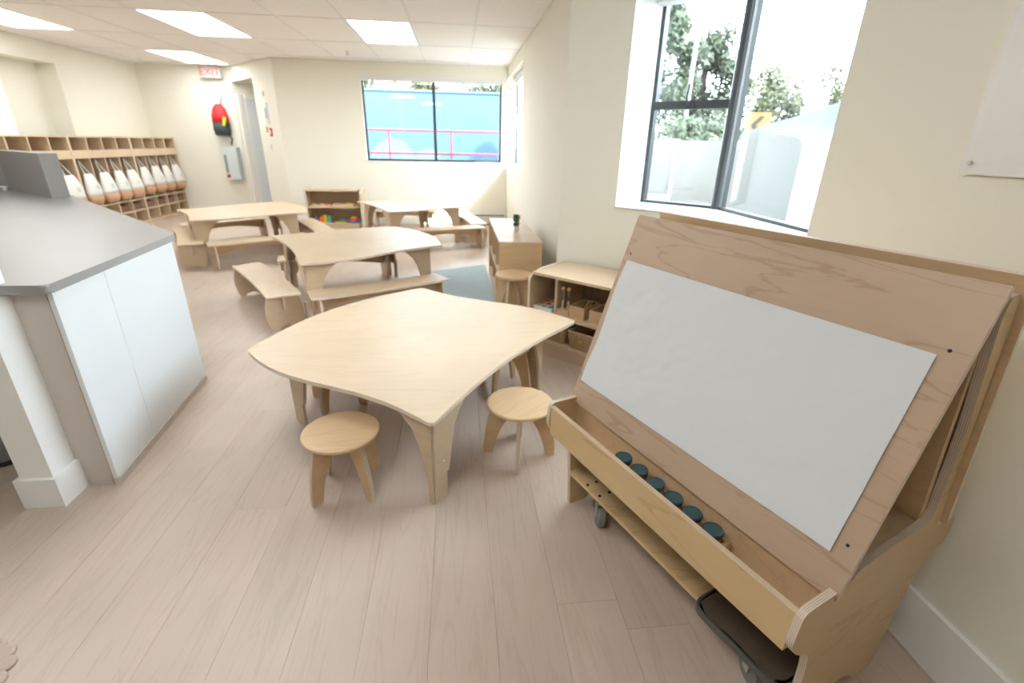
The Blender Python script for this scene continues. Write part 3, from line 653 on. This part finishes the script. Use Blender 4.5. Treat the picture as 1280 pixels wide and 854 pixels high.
# ------------------------------------------------------------------ tall bookcase by the far right wall, with a plant
km = T(.345, 4.06); kc = thing('bookcase', 'wooden bookcase with a sloping look top beside the stool, its end facing the stool table', 'bookcase', km)
KW, KL, KH = .37, 1.42, .62
obj('end_panel', prism(fillet([(0, 0), (KW, 0), (KW, KH - .008, .02), (KW * .5, KH + .002, .15), (0, KH - .008, .02)], .003, 4), .018, 0, bv=.0015), [MAPLE2, PLYE], kc, km @ fr((0, .018, 0), (1, 0, 0), (0, 0, 1)))
obj('end_panel', prism([(0, 0), (KW, 0), (KW, KH), (0, KH)], .018, 0), [MAPLE2, PLYE], kc, km @ fr((0, KL, 0), (1, 0, 0), (0, 0, 1)))
for z, n_ in ((KH - .018, 'top_board'), (.30, 'shelf_board'), (.06, 'bottom_board')): obj(n_, B1(0 if z < .5 else 0, KW, .018, KL - .018, z, z + .018, .001), MAPLE, kc, km)
for y in (.48, .94): obj('divider', B1(.01, KW - .02, y, y + .016, .078, KH - .018, .001), MAPLE2, kc, km)
obj('back_panel', B1(KW - .012, KW, .018, KL - .018, .02, KH - .02), BACKP, kc, km)
pm_ = T(.555, 4.62, KH + .0005); pl = thing('potted_plant', 'small green plant in a white pot on top of the bookcase', 'plant', pm_)
obj('pot', lathe([(0, 0), (.022, 0), (.028, .05), (.024, .05), (.02, .045), (0, .045)], 20), POT, pl, pm_)
b = BM()
for k in range(150):
    a, r_, z = random.uniform(0, 6.28), random.uniform(0, .032), .05 + random.uniform(0, .10); c_ = Vector((r_ * math.cos(a), r_ * math.sin(a), z)); d_ = Vector((random.uniform(-1, 1), random.uniform(-1, 1), random.uniform(-.3, 1))).normalized() * .02; e_ = d_.cross(Vector((random.random(), random.random(), random.random()))).normalized() * .008
    b.faces.new([b.verts.new(c_ - d_), b.verts.new(c_ + e_), b.verts.new(c_ + d_), b.verts.new(c_ - e_)])
tube([(0, 0, .04), (.003, 0, .13)], .003, 6, b); obj('foliage', b, LEAF, pl, pm_, kind='stuff')
rg = obj('rug', bevel(prism(fillet([(-.33, 5.50), (-.42, 3.72), (.315, 3.68), (.325, 5.86)], .05), .006, .0002, mi_side=0), .002), RUG); tag(rg, 'pale blue rug on the floor between the second table and the bookcase', 'rug')

# ------------------------------------------------------------------ toy shelf on the back wall
tm_ = T(-2.52, 8.47); ts = thing('toy_shelf', 'small two tier wooden shelf with rainbow toys against the back wall', 'shelf', tm_); TW, TD, TH = .90, .36, .64
obj('side_panel', prism(fillet([(0, 0), (TD, 0), (TD, TH, .02), (.10, TH, .06), (0, TH - .05, .03)], .003, 4), .022), [MAPLE, PLYS], ts, tm_ @ fr((.022, 0, 0), (0, 1, 0), (0, 0, 1)))
obj('side_panel', prism(fillet([(0, 0), (TD, 0), (TD, TH, .02), (.10, TH, .06), (0, TH - .05, .03)], .003, 4), .05), [MAPLE, PLYS], ts, tm_ @ fr((TW, 0, 0), (0, 1, 0), (0, 0, 1)))
for z, n_ in ((TH - .035, 'top_board'), (.335, 'shelf_board'), (.07, 'bottom_board')): obj(n_, B1(.022, TW - .05, .012, TD - .012, z, z + .02, .001), MAPLE, ts, tm_)
obj('plinth', B1(.022, TW - .05, .02, .036, 0, .07), MAPLE, ts, tm_); obj('back_panel', B1(.022, TW - .05, TD - .012, TD - .004, .05, TH - .035), BACKP, ts, tm_)
def t_at(x, y, z): return tm_ @ Matrix.Translation((x, y, z))
q = thing('peg_toy', 'wooden tray of red and yellow pegs on the upper toy shelf', 'toy', t_at(.22, .15, .3555)); obj('tray', B1(-.14, .16, -.06, .06, 0, .02, .003), COLS[6], q, t_at(.22, .15, .3555))
for k in range(7): obj('peg', lathe([(0, 0), (.015, 0), (.015, .025), (0, .028)], 10), COLS[(2, 6, 5, 1, 2, 0, 0)[k]], q, t_at(.10 + .041 * k, .14, .3755))
q = thing('wooden_tray', 'long plain wooden tray on the upper toy shelf', 'tray', t_at(.60, .15, .3555)); obj('tray_body', B1(-.17, .17, -.07, .07, 0, .04, .004), PINE, q, t_at(.60, .15, .3555)); obj('tray_block', B1(.06, .13, -.03, .03, .04, .055, .003), COLS[2], q, t_at(.60, .15, .3555))
q = thing('rainbow_blocks', 'rainbow coloured leaning toy boards on the lower toy shelf', 'toy', t_at(.14, .12, .0905))
for k in range(7): obj('toy_board', B1(k * .036, k * .036 + .030, 0, .08, 0, (.10, .07, .09, .11, .12, .11, .12)[k], .004), COLS[(4, 0, 1, 1, 2, 3, 5)[k]], q, t_at(.13, .08, .0905) )
q = thing('nesting_bowl_toy', 'pale yellow and teal low toy on the lower toy shelf', 'toy', t_at(.53, .12, .0905)); obj('bowl', lathe([(0, 0), (.05, 0), (.075, .035), (.07, .035), (0, .02)], 20), COLS[5], q, t_at(.55, .12, .1055)); obj('tray', B1(-.08, .10, -.06, .07, 0, .0145, .003), COLS[2], q, t_at(.53, .12, .0905))
q = thing('rainbow_stacker', 'rainbow dome stacking toy on the lower toy shelf', 'toy', t_at(.75, .13, .0905))
for k, (r_, c) in enumerate([(.105, 4), (.095, 4), (.082, 0), (.068, 0), (.052, 1), (.034, 2), (.016, 3)]): obj('ring', lathe([(0, 0), (r_, 0), (r_ + .004, .008), (r_, .0155), (0, .0155)], 24), COLS[c], q, t_at(.75, .13, .0905 + k * .016))
# heater
hm = T(-.25, BY - .075); ht = thing('baseboard_heater', 'grey electric baseboard heater along the back wall under the window', 'heater', hm)
obj('heater_case', prism([(0, .02), (.058, .02), (.058, .17), (.03, .20), (0, .20)], 1.1, 0, mi_side=0), HEAT, ht, hm @ fr((0, .060, 0), (0, -1, 0), (0, 0, 1)) if 0 else hm @ Matrix(((0, 0, 1, 0), (-1, 0, 0, .060), (0, 1, 0, 0), (0, 0, 0, 1))))
b = BM(); box(b, .01, 1.09, -.001, .003, .165, .18); obj('heater_slot', b, DARK, ht, hm); b = BM(); box(b, .01, 1.09, .0, .05, .0005, .022); obj('heater_slot', b, DARK, ht, hm)

# ------------------------------------------------------------------ coat cubbies
UW = 1.335; UH = 1.37; UD = .38
names = ['touching the far wall', 'second unit from the far wall', 'third unit from the far wall', 'partly hidden behind the grey counter upstand']
ym = FY - .03
bags = []
def make_cubby():
    r = thing('coat_cubby', 'x', 'cubby', Matrix())
    for y in (0, UW - .02): obj('side_panel', B1(0, UD, y, y + .02, 0, UH, .001), PINE, r)
    for z, n_ in ((UH - .02, 'top_board'), (1.165, 'shelf_board'), (.405, 'shelf_board'), (.235, 'shelf_board'), (.045, 'bottom_board')): obj(n_, B1(0, UD - .002, .02, UW - .02, z, z + .018), PINE, r)
    obj('name_rail', B1(UD - .02, UD - .002, .02, UW - .02, 1.075, 1.165), PINE, r); obj('plinth', B1(.02, UD - .02, .02, UW - .02, 0, .045), PINE, r); obj('back_panel', B1(0, .008, .02, UW - .02, .02, UH - .02), BACKP, r)
    cw = (UW - .04) / 4
    for k in (1, 2, 3):
        y = .02 + k * cw
        for z0, z1 in ((1.183, 1.35), (.423, 1.165), (.253, .405), (.063, .235)): obj('divider', B1(.008, UD - (.002 if z1 != 1.165 else .022), y - .009, y + .009, z0, z1), PINE, r)
    return r
cub0 = make_cubby(); cw = (UW - .04) / 4
def make_bag():
    r = thing('tote_bag', 'x', 'bag', Matrix())
    obj('bag_body', loft([(0, 0, 0, .06, .145, 2.6), (.05, 0, 0, .062, .145, 2.6), (.13, 0, 0, .055, .135, 2.6), (.22, -.01, 0, .04, .115, 2.4), (.30, -.02, 0, .018, .085, 2.2)], 20), CANVAS, r, T(0, 0, .125), smooth=True)
    obj('bag_base', loft([(0, 0, 0, .03, .09, 2.6), (.02, 0, 0, .055, .125, 2.6), (.07, 0, 0, .064, .145, 2.6), (.126, 0, 0, .062, .147, 2.6)], 20), TAN, r, smooth=True)
    b = tube([(-.02, -.06, .42), (-.07, -.03, .53), (-.09, 0, .60), (-.07, .03, .53), (-.02, .06, .42)], .007, 6); obj('strap', b, CANVAS, r)
    b = BM(); lathe([(.018, 0), (.026, 0)], 20, b); obj('emblem', b, mat('grey_print', (.35, .40, .42), .8), r, fr((.062, 0, .24), (0, 1, 0), (-.12, 0, 1)))
    return r
bag0 = make_bag(); bu_ = False
ORD = ['first', 'second', 'third', 'fourth', 'fifth', 'sixth', 'seventh', 'eighth', 'ninth', 'tenth', 'eleventh', 'twelfth', 'thirteenth', 'fourteenth', 'fifteenth', 'sixteenth']
XF = -5.25
n = 0
for u in range(4):
    y0 = ym - (u + 1) * UW; m = T(XF - UD, y0)
    if u == 0: cub0.matrix_basis = m; cub0['label'] = 'tall pine coat cubby unit touching the far wall'; cub0['group'] = 'coat cubby units'
    else: copy_tree(cub0, m, 'tall pine coat cubby, ' + names[u], 'coat cubby units')
    for k in range(4):
        y = y0 + .02 + (3 - k + .5) * cw; x = XF + .02 + random.uniform(-.01, .01)
        if n < 15:
            mb_ = T(x, y + random.uniform(-.01, .01), .47 - (.02 if n > 3 else 0) + random.uniform(-.01, .01), random.uniform(-.12, .12))
            lb = f'white and tan cloth bag hanging in the {ORD[n]} cubby column from the far wall'
            if not bu_: bag0.matrix_basis = mb_; bag0['label'] = lb; bag0['group'] = 'cloth bags hanging in the cubbies'; bu_ = True
            else: copy_tree(bag0, mb_, lb)
        if n in (0, 1, 2, 3, 4, 5, 7):
            o = obj('shoe_box', B1(-.14, .14, -.115, .115, 0, .095, .012), BROWN, None, T(XF - .17, y, .2535)); tag(o, f'dark brown shoe basket in the {ORD[n]} cubby column from the far wall', 'box', 'dark shoe baskets in the cubbies')
        n += 1

# ------------------------------------------------------------------ grey counter, panels, column
ctop = [(-1.457, 1.806), (-1.557, 2.854), (-3.33, 4.72), (-4.30, 5.50), (-4.9, 5.50), (-4.9, 2.6), (-2.6, 1.812)]
cnt = thing('reception_counter', 'white sided reception counter with a grey laminate top', 'counter', T(-2.5, 3))
obj('countertop', prism(fillet([(*p_, .03) for p_ in ctop], .03, 5), .034, .866, bv=.008, seg=3, mi_side=0), COUNT, cnt)
f0, f1 = Vector((-1.478, 1.845)), Vector((-1.588, 2.930)); f1 = Vector((-1.580, 2.845)); fd = (f1 - f0).normalized(); fn = Vector((fd.y, -fd.x))
body = [f0 - fn * .02, f1 - fn * .02, (-3.30, 4.655), (-4.28, 5.42), (-4.8, 5.42), (-4.8, 2.9), (-1.9, 2.5), (-1.80, 1.862)]
obj('counter_body', prism([tuple(p_) for p_ in body], .826, .04, mi_side=0), CGREY, cnt)
fm = fr((*f0, 0), (*fd, 0), (0, 0, 1)); FLn = (f1 - f0).length
for x0, x1 in ((0, .335), (.337, FLn)): obj('front_panel', prism([(x0, .035), (x1, .035), (x1, .864), (x0, .864)], .018, -.018, bv=.0008, mi_side=0, seg=1), CWHITE, cnt, fm)
obj('kick_strip', prism([(0, 0), (FLn, 0), (FLn, .034), (0, .034)], .026, -.020, mi_side=0), CGREY, cnt, fm)
bd_ = [f0 - fn * .024, f1 - fn * .024, (-3.29, 4.64), (-4.27, 5.40), (-4.78, 5.40), (-4.78, 2.92), (-1.92, 2.52), (-1.82, 1.868)]
obj('counter_base', prism([tuple(p_) for p_ in bd_], .04, 0, mi_side=0), CGREY, cnt)
# grey upstand along the back edge of the top
u0, u1, u2 = Vector((-3.27, 4.60)), Vector((-4.16, 5.30)), Vector((-4.85, 5.30)); ud = (u1 - u0).normalized(); un = Vector((ud.y, -ud.x)); un = un if un.x < 0 and un.y < 0 else -un
ins0, ins1, ins2 = u0 + un * .12, u1 + Vector((-.02, -.13)), u2 + Vector((0, -.13))
obj('upstand', bevel(foot([u0, u1, u2, ins2, ins1, ins0], .9005, 1.245), .004), UPST, cnt)
sn_ = thing('metal_rail', 'thin white metal rail along the foot of the grey counter upstand', 'rail', T(-4.5, 5.09, .9))
obj('rail_bar', B1(-4.83, -4.13, 5.085, 5.105, .925, .94, .003), PLAST, sn_); obj('rail_foot', B1(-4.47, -4.44, 5.085, 5.105, .9005, .925), PLAST, sn_); obj('rail_foot', B1(-4.17, -4.14, 5.085, 5.105, .9005, .925), PLAST, sn_)
col = struct('trim_2', B1(-1.742, -1.622, 1.732, 1.852, 0, CZ, .002, 1), WHITEP)
obj('column_base', bevel(B1(-1.758, -1.606, 1.716, 1.866, 0, .135), .003), WHITEP, col)
wm = T(-2.07, 2.03, .10) @ Matrix.Rotation(math.pi / 2, 4, 'X') @ Matrix.Rotation(.5, 4, 'Y'); wt = thing('wheel', 'dark rubber wheel standing on the floor beside the white column', 'wheel', wm)
obj('tyre', lathe([(.075, -.025), (.1, -.02), (.105, 0), (.1, .02), (.075, .025)], 28), DARK, wt, wm); obj('hub', lathe([(0, -.02), (.076, -.02), (.076, .02), (0, .02)], 28), RUBBER, wt, wm)
sm_ = T(-1.40, 1.0, .0005); b = BM()
for k in range(14):
    a = 2 * math.pi * k / 14; lathe([(0, .012), (.02, .012), (.027, .008), (.028, 0), (0, 0)], 12, b, T(.105 * math.cos(a), .105 * math.sin(a), 0))
lathe([(0, .0125), (.105, .0125), (.105, 0), (0, 0)], 28, b); o = obj('felt_mat', b, BEIGE, None, sm_); tag(o, 'small beige scallop-edged mat lying on the near floor', 'mat')

# ------------------------------------------------------------------ whiteboard on the near right wall
wbm = fr((CX - .002, 1.222, 1.35), (0, -1, 0), (0, 0, 1)); wb = thing('whiteboard', 'glossy white marker board screwed to the cream wall beside the window', 'whiteboard', wbm)
obj('board_panel', bevel(prism(fillet([(0, 0), (1.5, 0), (1.5, 1.0), (0, 1.0)], .012, 4), .010, .0, mi_side=0), .0035, 2), BOARDE, wb, wbm)
obj('writing_surface', prism([(.022, .022), (1.48, .022), (1.48, .98), (.022, .98)], .001, .0102, mi_side=0), BOARDW, wb, wbm)
for x, y in ((.028, .028), (.028, .97), (1.47, .028), (1.47, .97)): obj('screw', lathe([(0, .008), (.005, .008), (.006, .005), (.004, .0), (0, 0)], 14), STEEL, wb, wbm @ Matrix.Translation((x, y, .0112)))

# ------------------------------------------------------------------ far wall things
em = fr((-4.53, FY - .12, 2.37), (1, .0, 0), (0, 0, 1)); ex = thing('exit_sign', 'lit exit sign with red letters hanging under the ceiling by the far wall', 'sign', em)
obj('sign_box', bevel(prism([(0, 0), (.36, 0), (.36, .185), (0, .185)], .04, -.04, mi_side=0), .004), SIGNW, ex, em)
fc = bpy.data.curves.new('t', 'FONT'); fc.body = 'EXIT'; fc.size = .17; fc.extrude = .002; fc.align_x = 'CENTER'; fc.align_y = 'CENTER'; fo = bpy.data.objects.new('t', fc); COL.objects.link(fo)
dg = bpy.context.evaluated_depsgraph_get(); me = bpy.data.meshes.new_from_object(fo.evaluated_get(dg)); bpy.data.objects.remove(fo)
me.materials.clear(); me.materials.append(SIGNR); lt_ = bpy.data.objects.new('lettering', me); link(lt_, ex, em @ Matrix.Translation((.18, .092, .0025)) @ Matrix.Diagonal((1.0, 1, 1, 1)))
obj('sign_mount', B1(-.02, .02, -.02, .02, 0, .018), SIGNW, ex, T(-4.35, FY - .10, CZ - .016))
bgm = fr((-4.33, FY - .001, 1.42), (1, 0, 0), (0, 0, 1)); bp_ = thing('emergency_backpack', 'red and charcoal backpack hanging on the far wall under the exit sign', 'backpack', bgm)
def bl(secs, mt, nm, par=bp_): 
    b = loft(secs, 20); return obj(nm, b, mt, par, T(-4.33, FY - .09, 1.42), smooth=True)
bl([(.0, 0, 0, .115, .06, 3), (.03, 0, 0, .135, .08, 3), (.13, 0, 0, .14, .085, 3), (.22, 0, 0, .14, .085, 3)], CHAR, 'lower_bag')
bl([(.22, 0, 0, .14, .085, 3), (.35, 0, 0, .135, .08, 2.6), (.46, 0, .01, .105, .065, 2.4), (.53, 0, .02, .05, .04, 2)], RED, 'upper_bag')
b = BM(); box(b, .01, .055, -.13, -.085, .18, .33); obj('pocket_flash', bevel(b, .01), YEL, bp_, T(-4.33, FY - .06, 1.42) @ Matrix.Rotation(.25, 4, 'Y'))
obj('buckle_strap', tube([(-.12, -.095, .10), (0, -.11, .09), (.12, -.095, .08)], .009, 6), DARK, bp_, T(-4.33, FY - .09, 1.42)); obj('hanging_strap', tube([(.03, .02, .5), (.05, .05, .62), (.06, .085, .66)], .007, 6), DARK, bp_, T(-4.33, FY - .09, 1.42))
obj('shoulder_strap', tube([(.10, 0, .02), (.14, .01, -.06), (.10, .02, -.16)], .012, 6), DARK, bp_, T(-4.33, FY - .09, 1.42))
cbm = T(-4.38, FY - .16, .64); cb = thing('wall_cabinet', 'pale grey metal cabinet on the far wall below the red backpack', 'cabinet', cbm)
obj('cabinet_body', B1(0, .26, 0, .155, 0, .58, .006), BOXG, cb, cbm); obj('cabinet_door', B1(.008, .252, -.012, -.0005, .01, .57, .003), BOXG, cb, cbm); obj('notice_label', B1(.015, .06, -.0135, -.0125, .13, .45), mat('label_grey', (.25, .27, .28), .6), cb, cbm); obj('red_label', B1(.015, .075, -.0135, -.0125, .04, .10), REDP, cb, cbm)
# small things on the doorway wall
dE = (DE1 - DE0).normalized(); LE = (DE1 - DE0).length
def on_e(t, z): p_ = DE0 + dE * t; return fr((p_.x, p_.y, z), (-dE.x, -dE.y, 0), (0, 0, 1))
def wallbit(name, t, z, w_, h_, mt, lab, cat, part=None, pm=None):
    m = on_e(t, z); r = thing(name, lab, cat, m)
    obj('plate', bevel(prism([(-w_ / 2, -h_ / 2), (w_ / 2, -h_ / 2), (w_ / 2, h_ / 2), (-w_ / 2, h_ / 2)], .012, .0008, mi_side=0), .002), mt, r, m)
    if part: obj(part, bevel(prism([(-w_ / 5, -h_ / 4), (w_ / 5, -h_ / 4), (w_ / 5, h_ / 4), (-w_ / 5, h_ / 4)], .008, .0129, mi_side=0), .001), pm, r, m)
wallbit('wall_notice', .42, 1.78, .13, .32, DOORM, 'pale grey notice on the doorway wall above the red fire pull', 'notice', 'notice_print', mat('print_grey', (.45, .48, .5), .8))
wallbit('fire_alarm_pull', .36, 1.49, .08, .13, REDP, 'red fire alarm pull station on the doorway wall', 'alarm', 'pull_handle', WHITEP)
wallbit('light_switch', .50, 1.53, .05, .08, TAN, 'small tan wall switch between the doorway and the red fire pull', 'switch', 'toggle', WHITEP)
wallbit('thermostat', .44, 1.24, .05, .12, PLAST, 'small white thermostat below the red fire pull', 'thermostat', 'dial', TBAR)
wallbit('door_chime', .44, 2.08, .04, .08, mat('beige_plastic', (.75, .68, .55), .5), 'small beige box above the notice on the doorway wall', 'chime', 'chime_grille', WHITEP)

# ------------------------------------------------------------------ outside
GZ = .80
b = BM()
for x0, x1, y0, y1 in ((1.745, 60, -20, 60), (-2.45, 1.745, BY + .25, 60), (-40, -2.45, 12.2, 60)): box(b, x0, x1, y0, y1, GZ - .1, GZ)
struct('ground', b, ASPH)
gr = obj('lawn', B1(2.0, 30, 8.5, 30, GZ, GZ + .02), FOL1); tag(gr, kind='structure')
BLK = [((2.39, 4.19), (2.60, 3.64), .70, 'white concrete block just outside the bay window, largest'), ((2.49, 5.62), (2.72, 4.88), .67, 'grey concrete block outside the small openable pane'),
       ((2.55, 6.95), (2.86, 6.55), .70, 'white concrete block at the edge of the openable window pane'), ((3.05, 5.35), (3.35, 4.45), .78, 'white concrete block standing behind the largest one outside')]
for (p, q, h, lb) in BLK:
    p, q = Vector(p), Vector(q); d = (q - p).normalized(); m = fr((*p, GZ), (*d, 0), (0, 0, 1)); L = (q - p).length
    r = thing('concrete_block', lb, 'block', m, 'concrete barrier blocks outside')
    dp = .26
    obj('block_body', bevel(prism(fillet([(0, .0), (L, 0), (L, h, .12), (0, h, .12)], .01, 5), dp, -dp, mi_side=0), .03, 3), CONC, r, m)
    obj('lifting_loop', tube([m @ Vector((L / 2 - .06, h - .01, -dp / 2)), m @ Vector((L / 2 - .05, h + .02, -dp / 2)), m @ Vector((L / 2 + .05, h + .02, -dp / 2)), m @ Vector((L / 2 + .06, h - .01, -dp / 2))], .008, 6), STEEL, r)
# parked car: nose towards the trees
cd = Vector((.62, -.78)).normalized(); cm = fr((5.5, 7.05, GZ), (*cd, 0), (0, 0, 1)); car = thing('car', 'silver and red parked car behind the concrete blocks outside', 'car', cm)
pr_ = [(-1.25, .35), (-1.3, .75), (-1.15, .92), (-.6, 1.06), (0.05, 1.28), (.7, 1.72), (2.6, 1.78), (3.1, 1.2), (3.3, 1.1), (3.35, .35)]
obj('car_body', bevel(prism(fillet(pr_, .12, 4), 1.7, -1.7, mi_side=0), .05, 3), CARW, car, cm)
obj('side_stripe', bevel(prism(fillet([(-1.2, .42), (-1.23, .68), (-.6, .80), (3.2, 1.0), (3.3, .42)], .05), .02, .0, mi_side=0), .005), CARR, car, cm)
obj('side_window', prism(fillet([(.2, 1.30), (.75, 1.63), (2.4, 1.67), (2.85, 1.25)], .05), .01, .0, mi_side=0), GLASSD, car, cm)
for x in (-.35, 2.45):
    mw = cm @ Matrix.Translation((x, .36, .03)); wl = obj('wheel', lathe([(.24, -.1), (.34, -.1), (.36, -.06), (.36, .06), (.34, .1), (.24, .1), (.24, .04), (0, .03)], 28), DARK, car, mw)
    b = lathe([(.0, .05), (.05, .05), (.05, .09), (0, .09)], 16)
    for k in range(5): box(b, .03, .24, -.025, .025, .05, .08, Matrix.Rotation(k * 1.2566, 4, 'Z'))
    lathe([(.21, .05), (.24, .05), (.24, .10), (.21, .10), (.21, .05)], 28, b); obj('wheel_rim', b, STEEL, wl, mw)
    obj('wheel_arch', bevel(ringprism([(.47 * math.cos(a * .1963), .47 * math.sin(a * .1963)) for a in range(32)], [(.38 * math.cos(a * .1963), .38 * math.sin(a * .1963)) for a in range(32)], .03, .0), .004), CARR, car, mw @ Matrix.Translation((0, 0, -.005)))
pm1 = T(4.78, 10.6, GZ); o = obj('lamp_pole', lathe([(.05, 0), (.04, 3.4), (0, 3.4)], 12), POLE, None, pm1); tag(o, 'thin grey pole among the trees outside', 'pole')
sgm = fr((6.0, 10.3, 1.85), (.86, -.5, 0), (0, 0, 1)); sg = thing('arrow_sign', 'orange road sign with a black arrow outside beside the corner mullion', 'sign', sgm)
obj('sign_plate', prism(fillet([(-.02, -.24), (.42, -.24), (.42, .24), (-.02, .24)], .03), .02, mi_side=0), ORANGE, sg, sgm)
obj('arrow_mark', prism([(.06, 0), (.22, .17), (.32, .17), (.17, 0), (.32, -.17), (.22, -.17)], .004, .021, mi_side=0), DARK, sg, sgm)
obj('sign_post', lathe([(.025, 0), (.025, .85), (0, .85)], 8), POLE, sg, T(6.15, 10.23, GZ))
def tree(name, x, y, h, r, lab, mt, z0=.5, n_=3500, seed=1, group='trees outside'):
    rd = random.Random(seed); m = T(x, y, GZ); t = thing(name, lab, 'tree', m, group)
    obj('trunk', tube([(0, 0, 0), (.05, 0, h * .35), (0, .04, h * .7), (.05, 0, h * .9)], .05 + h * .012, 8), BARK, t, m)
    b = BM(); cl = [(Vector((rd.gauss(0, r * .45), rd.gauss(0, r * .45), h * rd.uniform(z0, 1))), r * rd.uniform(.22, .42)) for _ in range(26)]
    for k in range(n_):
        c, rr = rd.choice(cl); d = Vector((rd.gauss(0, 1), rd.gauss(0, 1), rd.gauss(0, 1))).normalized() * rr * rd.random() ** .4
        p = c + d; a = Vector((rd.gauss(0, 1), rd.gauss(0, 1), rd.gauss(0, 1))).normalized(); e = a.orthogonal().normalized(); s = .05 + .035 * h / 3 * rd.random()
        b.faces.new([b.verts.new(p - a * s), b.verts.new(p + e * s * .6), b.verts.new(p + a * s), b.verts.new(p - e * s * .6)])
    obj('foliage', b, mt, t, m, kind='stuff')
tree('tree', 4.5, 12.0, 4.4, 1.0, 'tall leafy tree at the frame side of the openable pane outside', FOL1, .1, 9000, 1)
tree('tree', 6.4, 13.4, 3.3, 1.0, 'lower tree beside the grey pole outside', FOL1, .1, 8000, 2)
tree('tree', 8.4, 13.4, 2.5, 1.1, 'distant low tree seen beyond the orange arrow sign', FOL2, .1, 6000, 3)
tree('tree', 11.0, 13.6, 2.1, 1.3, 'distant low tree above the bonnet of the parked car', FOL1, .1, 6000, 4)
for k, (x, y) in enumerate([(4.6, 10.2), (5.4, 10.9), (6.6, 11.4)]): tree('bush', x, y, 1.05, .8, 'green bush behind the concrete blocks outside, ' + ('beside the window reveal', 'in the middle of three', 'beside the corner mullion')[k], FOL1, .0, 4000, 10 + k, 'bushes outside')
# blue hoarding, red railing, trees behind it
bw = thing('blue_hoarding', 'tall blue painted wall across the outside of the back window', 'wall', T(0, 14.5, GZ))
obj('hoarding_panel', B1(-5.5, 1.36, 14.5, 14.6, GZ, 2.62), BLUEW, bw); obj('hoarding_cap', B1(-5.5, 1.36, 14.46, 14.64, 2.62, 2.66), BLUEL, bw)
for x, r_ in ((-1.75, .62), (-.78, .40)):
    b = prism([(r_ * math.cos(k * math.pi / 20), r_ * math.sin(k * math.pi / 20) * 1.05) for k in range(21)], .006, mi_side=0); obj('painted_arch', b, BLUEL, bw, fr((x, 14.497, GZ + .01), (1, 0, 0), (0, 0, 1)))
rl = thing('red_railing', 'red metal railing in front of the blue wall outside the back window', 'railing', T(0, 12.4, GZ))
for z in (1.63, 1.13): obj('rail', tube([(-4, 12.4, z), (1.16, 12.4, z)], .024, 10), RAILR, rl)
for x in (-3.1, -1.57, -.12, 1.15): obj('post', tube([(x, 12.4, GZ), (x, 12.4, 1.63)], .024, 10), RAILR, rl)
for k, (x, y, h, mt) in enumerate([(-3.0, 17, 2.7, FOL2), (-1.0, 19.4, 2.6, FOL2), (.9, 17.6, 2.3, FOL1), (-3.9, 19.0, 2.9, FOL1)]):
    tree('tree', x, y, h, 1.0, ('yellow green tree above the blue wall at the edge by the doorway', 'yellow green tree above the blue wall beside the window mullion', 'green tree above the blue wall beside the white tent', 'green tree above the blue wall, beyond the yellow green one')[k], mt, .3, 3500, 20 + k, 'trees above the blue wall')
tt = thing('tent', 'white peaked tent roof showing above the blue wall', 'tent', T(-.1, 16, GZ)); b = BM(); ap_ = b.verts.new((-.1, 16, 3.02)); cs = [b.verts.new(p_) for p_ in ((-.75, 15.4, 2.62), (.6, 15.4, 2.62), (.6, 16.6, 2.62), (-.75, 16.6, 2.62))]
for k in range(4): b.faces.new((ap_, cs[k], cs[(k + 1) % 4]))
b.faces.new(cs[::-1]); obj('tent_roof', b, CANVAS, tt)
for x in (-.7, .55): obj('tent_pole', tube([(x, 15.5, GZ), (x, 15.5, 2.62)], .02, 6), POLE, tt)
